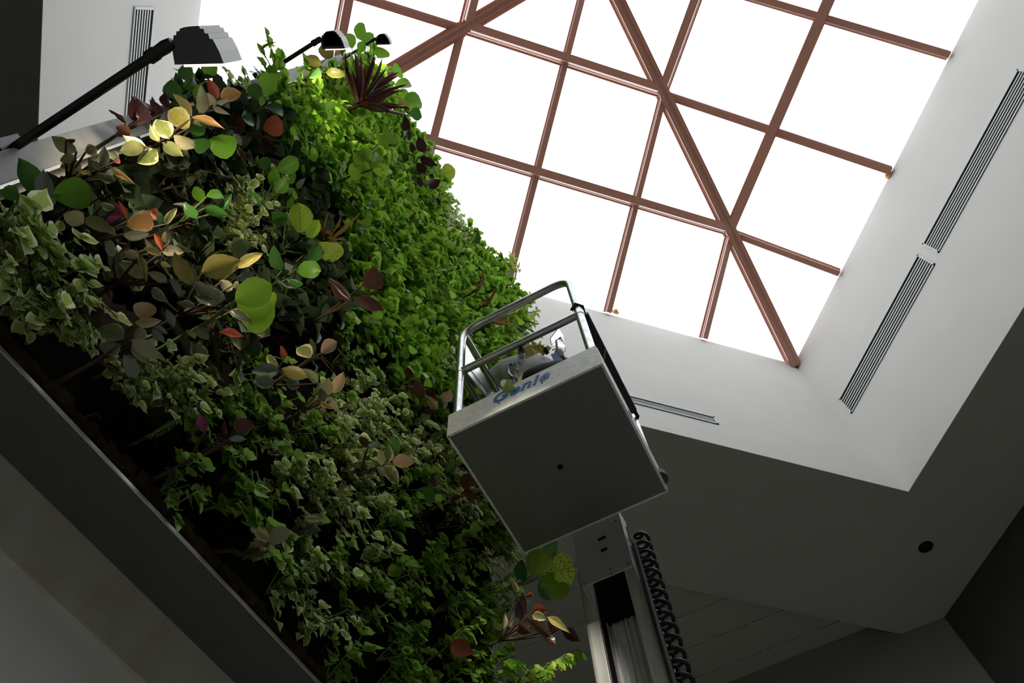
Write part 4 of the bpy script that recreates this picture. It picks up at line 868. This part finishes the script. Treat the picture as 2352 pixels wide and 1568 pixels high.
# flip-up mirrored face shield
fs = [pv(1264, 777, .380), pv(1281.5, 754, .380), pv(1287.5, 772, .380), pv(1267, 791, .380)]
f2 = [pv(1281.5, 754, .380), pv(1293, 771, .410), pv(1298, 793, .400), pv(1287.5, 772, .380)]
sh = MB().prism(fs, v * .003).build('face_shield', M['mirror'], pe, label='mirror-like flip-up face shield')
MB().prism(f2, u * .003).build('shield_side', M['mirror'], sh)
MB().tube([fs[3], fs[0], fs[1]], .0028, 6).build('shield_rim', M['black'], sh)
MB().prism([pv(1287, 772, .385), pv(1298, 793, .402), pv(1296, 800, .390), pv(1268, 793, .380)], v * .002).build('shield_lower', M['mirror'], sh)
hb = (fs[3] + f2[3]) / 2
MB().tube([hb, pv(1279, 800, .385), pv(1283, 812, .40), hd - v * .02 + UP * .07], [.006, .008, .01, .012], 8).build('shield_hinge', M['black'], sh)
# harness
def strap(name, mat, pts, wd, nrm, parent=pe, th=.003):
    pts = [Vector(p) for p in pts]; mb = MB(); vs = []
    for i, p in enumerate(pts):
        t = (pts[min(i + 1, len(pts) - 1)] - pts[max(i - 1, 0)]).normalized(); sd = t.cross(nrm).normalized() * wd / 2; nn = t.cross(sd).normalized() * th
        vs += [p - sd - nn, p + sd - nn, p + sd + nn, p - sd + nn]
    fs_ = [(i * 4 + k, i * 4 + (k + 1) % 4, i * 4 + 4 + (k + 1) % 4, i * 4 + 4 + k) for i in range(len(pts) - 1) for k in range(4)]
    n_ = len(vs); fs_ += [(3, 2, 1, 0), (n_ - 4, n_ - 3, n_ - 2, n_ - 1)]
    return mb.add(vs, fs_).build(name, M[mat], parent)
tocam = (CAM - J['bel']).normalized()
strap('harness_strap', 'web_y', [pv(1208, 812, .12), pv(1222, 806, .14), pv(1240, 800, .18), pv(1252, 808, .25)], .045, tocam)
strap('harness_strap', 'web_y', [pv(1207, 815, .10), pv(1200, 835, .08), pv(1193, 880, .05)], .016, tocam)
strap('harness_strap', 'web_b', [pv(1213, 813, .10), pv(1204, 822, .09), pv(1196, 845, .08)], .014, tocam)
strap('harness_strap', 'web_b', [pv(1240, 795, .2), pv(1250, 801, .22), pv(1258, 812, .26)], .022, tocam)
strap('harness_strap', 'web_y', [pv(1254, 798, .3), pv(1262, 803, .3)], .03, tocam)
lg = strap('leg_strap', 'web_b', [pv(1201, 794, .05), pv(1198, 805, .05), pv(1194, 835, .05), pv(1186, 870, .05), pv(1183, 882, .05)], .028, tocam)
for x, y in ((1197, 816), (1192, 832), (1187, 851), (1184, 868)):
    c = pv(x, y, .043); r0_ = []
    for k in range(13):
        a = 2 * math.pi * k / 12; r0_.append(c + u * .0085 * math.cos(a) + (UP * .9 - v * .3) * .0095 * math.sin(a))
    MB().tube(r0_, .002, 6, False).build('eyelet', M['alu'], lg)
bk = [pv(1177, 834, .05), pv(1168, 838, .05), pv(1169, 856, .05), pv(1176, 864, .05), pv(1184, 866, .05)]
MB().tube(bk, .004, 8).build('buckle', M['alu'], lg)
strap('buckle_pad', 'web_b', [pv(1172, 838, .055), pv(1176, 850, .055), pv(1183, 862, .055)], .05, tocam, lg)
strap('lanyard', 'bluecloth', [pv(1272, 812, .30), pv(1278, 822, .28), pv(1290, 834, .24), pv(1294, 842, .2)], .034, tocam)
MB().box(pv(1272, 800, .36), u * .012, v * .004, UP * .012).build('strap_clip', M['lip'], pe)
# ================================================================== FIXTURES on walls and ceilings
def vent(pts, n, label, nrm, group='linear vents in the skylight well', ns=7):
    """pts: top-near, bottom-near, bottom-far, top-far corners on the wall, nrm: into the room"""
    a, b, c, d = pts; t = E_('air_vent', (a + b + c + d) / 4, label, 'vent', group)
    L = ((d - a) + (c - b)) / 2; Wv = ((b - a) + (c - d)) / 2; l = L.normalized(); w_ = Wv.normalized(); Ln, Wn = L.length, Wv.length; o = (a + b + c + d) / 4
    MB().box(o + nrm * .002, l * Ln / 2, w_ * Wn / 2, nrm * .002).build('vent_back', M['slot'], t)
    fr = MB()
    for s_ in (-1, 1):
        fr.box(o + w_ * s_ * (Wn / 2 + .012) + nrm * .006, l * (Ln / 2 + .024), w_ * .012, nrm * .006)
        fr.box(o + l * s_ * (Ln / 2 + .014) + nrm * .006, l * .014, w_ * (Wn / 2 + .024), nrm * .006)
    fr.build('vent_frame', M['slat'], t)
    MB().box(o + w_ * (Wn / 2 + .027) + nrm * .003, l * (Ln / 2 + .02), w_ * .003, nrm * .002).build('shadow_gap', M['slot'], t)
    for k in range(1, ns):
        MB().box(o + w_ * (k / ns - .5) * Wn + nrm * .0045, l * Ln / 2, w_ * Wn / ns * .21, nrm * .0015).build('slat', M['slat'], t)
NX = Vector((1, 0, 0)); NY = Vector((0, 1, 0))
def onx(x, y, X): return plane(x, y, NX, X)
def ony(x, y, Y): return plane(x, y, NY, Y)
def rectx(p, X, L=None):
    q = [onx(x, y, X) for x, y in p]; ys = sorted(k.y for k in q); zt = (q[0].z + q[3].z) / 2; zb = (q[1].z + q[2].z) / 2; y0 = (q[0].y + q[1].y) / 2; y1 = (q[2].y + q[3].y) / 2
    if L: y1 = y0 + L
    return [Vector((X, y0, zt)), Vector((X, y0, zb)), Vector((X, y1, zb)), Vector((X, y1, zt))]
xr = XR - .007
vent(rectx(((2125, 561), (2163, 578), (2375, 165), (2335, 165)), xr), 7, 'long slotted air vent high on the right white skylight wall, running out of frame', -NX)
vent(rectx(((1931, 917), (1956, 945), (2145, 606), (2107, 590)), xr), 7, 'slotted air vent on the right white skylight wall, nearer the corner', -NX)
xl = XLB + .06
vl = rectx(((307, 18), (346, 23), (318, 330), (283, 330)), xl)
for q in vl: q.x = XLB + .008 + (XLT - XLB) * (q.z - H) / (HT - H)
vent(vl, 7, 'slotted air vent on the left white wall behind the nearest grow lamp arm', NX)
yb_ = YB - .007
q = [ony(x, y, yb_) for x, y in ((1638, 959), (1650, 973), (1444, 922), (1444, 908))]
zt, zb = q[0].z, q[1].z; x1 = q[0].x; x0 = q[2].x - 1.2
vent([Vector((x1, yb_, zt)), Vector((x1, yb_, zb)), Vector((x0, yb_, zb)), Vector((x0, yb_, zt))], 4, 'slotted air vent on the back white wall, partly hidden by the lift platform', -NY, ns=4)
def cap(c, n, label):
    t = E_('wall_cap', c, label, 'wall fitting', 'tan fittings at the skylight rim'); 
    MB().tube([c, c + n * .03, c + n * .034], [.062, .062, .05], 20).build('base', M['tan'], t)
    MB().tube([c + n * .03, c + n * .06, c + n * .062], [.032, .03, .02], 16).build('knob', M['tan'], t)
cap(onx(2043, 402, xr), -NX, 'small round tan fitting at the rim of the right white wall')
cap(ony(1413, 718, yb_), -NY, 'small round tan fitting at the rim of the back white wall above the platform')
c = hz(*g(1672, 626), 7.3); c.z = H
t = E_('recessed_downlight', c, 'round black recessed downlight in the dark plaster ceiling at right', 'ceiling light')
ring = MB()
for r0, r1, zz in ((.098, .122, -.006),):
    n = 28; vs = []; 
    for k in range(n):
        a = 2 * math.pi * k / n; e = Vector((math.cos(a), math.sin(a), 0)); vs += [c + e * r0 - UP * .008, c + e * r1 - UP * .004, c + e * r1]
    ring.add(vs, [((k * 3 + i), (k * 3 + i + 1), ((k + 1) % n * 3 + i + 1), ((k + 1) % n * 3 + i)) for k in range(n) for i in (0, 1)], True)
ring.build('trim_ring', M['ceil'], t)
MB().tube([c - UP * .004, c - UP * .002], [.1, .1], 28).build('dark_opening', M['slot'], t)
MB().tube([c - UP * .006, c - UP * .004], [.06, .064], 20).build('lamp_face', M['black'], t)
def head(c, label, r):
    t = E_('sprinkler_cover', c, label, 'sprinkler', None); MB().tube([c - UP * .012, c - UP * .003, c], [r * .8, r, r], 18).build('cover_plate', M['ceil'], t); MB().tube([c - UP * .022, c - UP * .01], [r * .3, r * .35], 10).build('nozzle', M['mast'], t)
c = hz(*g(363, 1305), 7.58); c.z = ZG - .016; head(c, 'small round cover in a ceiling tile at the lower right', .045)
c = hz(1778, 1232, 7.3); c.z = H; head(c, 'faint round cover in the plaster ceiling right of the mast', .045)
# unseen spotlight, added to brighten the lower right corner of the planting
sp_p = Vector((-3.4, YF - .6, H - .28))
t = E_('added_spotlight', sp_p, 'added black spotlight, unseen, under the plaster ceiling behind the camera', 'ceiling light')
aim = (px(1240, 1522, DWALL - .32) - sp_p).normalized()
MB().tube([sp_p - aim * .16, sp_p + aim * .02], [.055, .06], 18).build('spot_can', M['black'], t)
MB().tube([sp_p - aim * .1, Vector((sp_p.x, sp_p.y, H))], .012, 8).build('stem', M['black'], t)
ld = bpy.data.lights.new('added_beam', 'SPOT'); ld.energy = 6500; ld.spot_size = math.radians(3.4); ld.spot_blend = 1.0; ld.shadow_soft_size = .03; ld.color = (1, .95, .8)
lo_ = bpy.data.objects.new('added_beam', ld); COL.objects.link(lo_); lo_.matrix_world = Matrix.Translation(sp_p + aim * .04) @ aim.to_track_quat('-Z', 'Y').to_matrix().to_4x4()
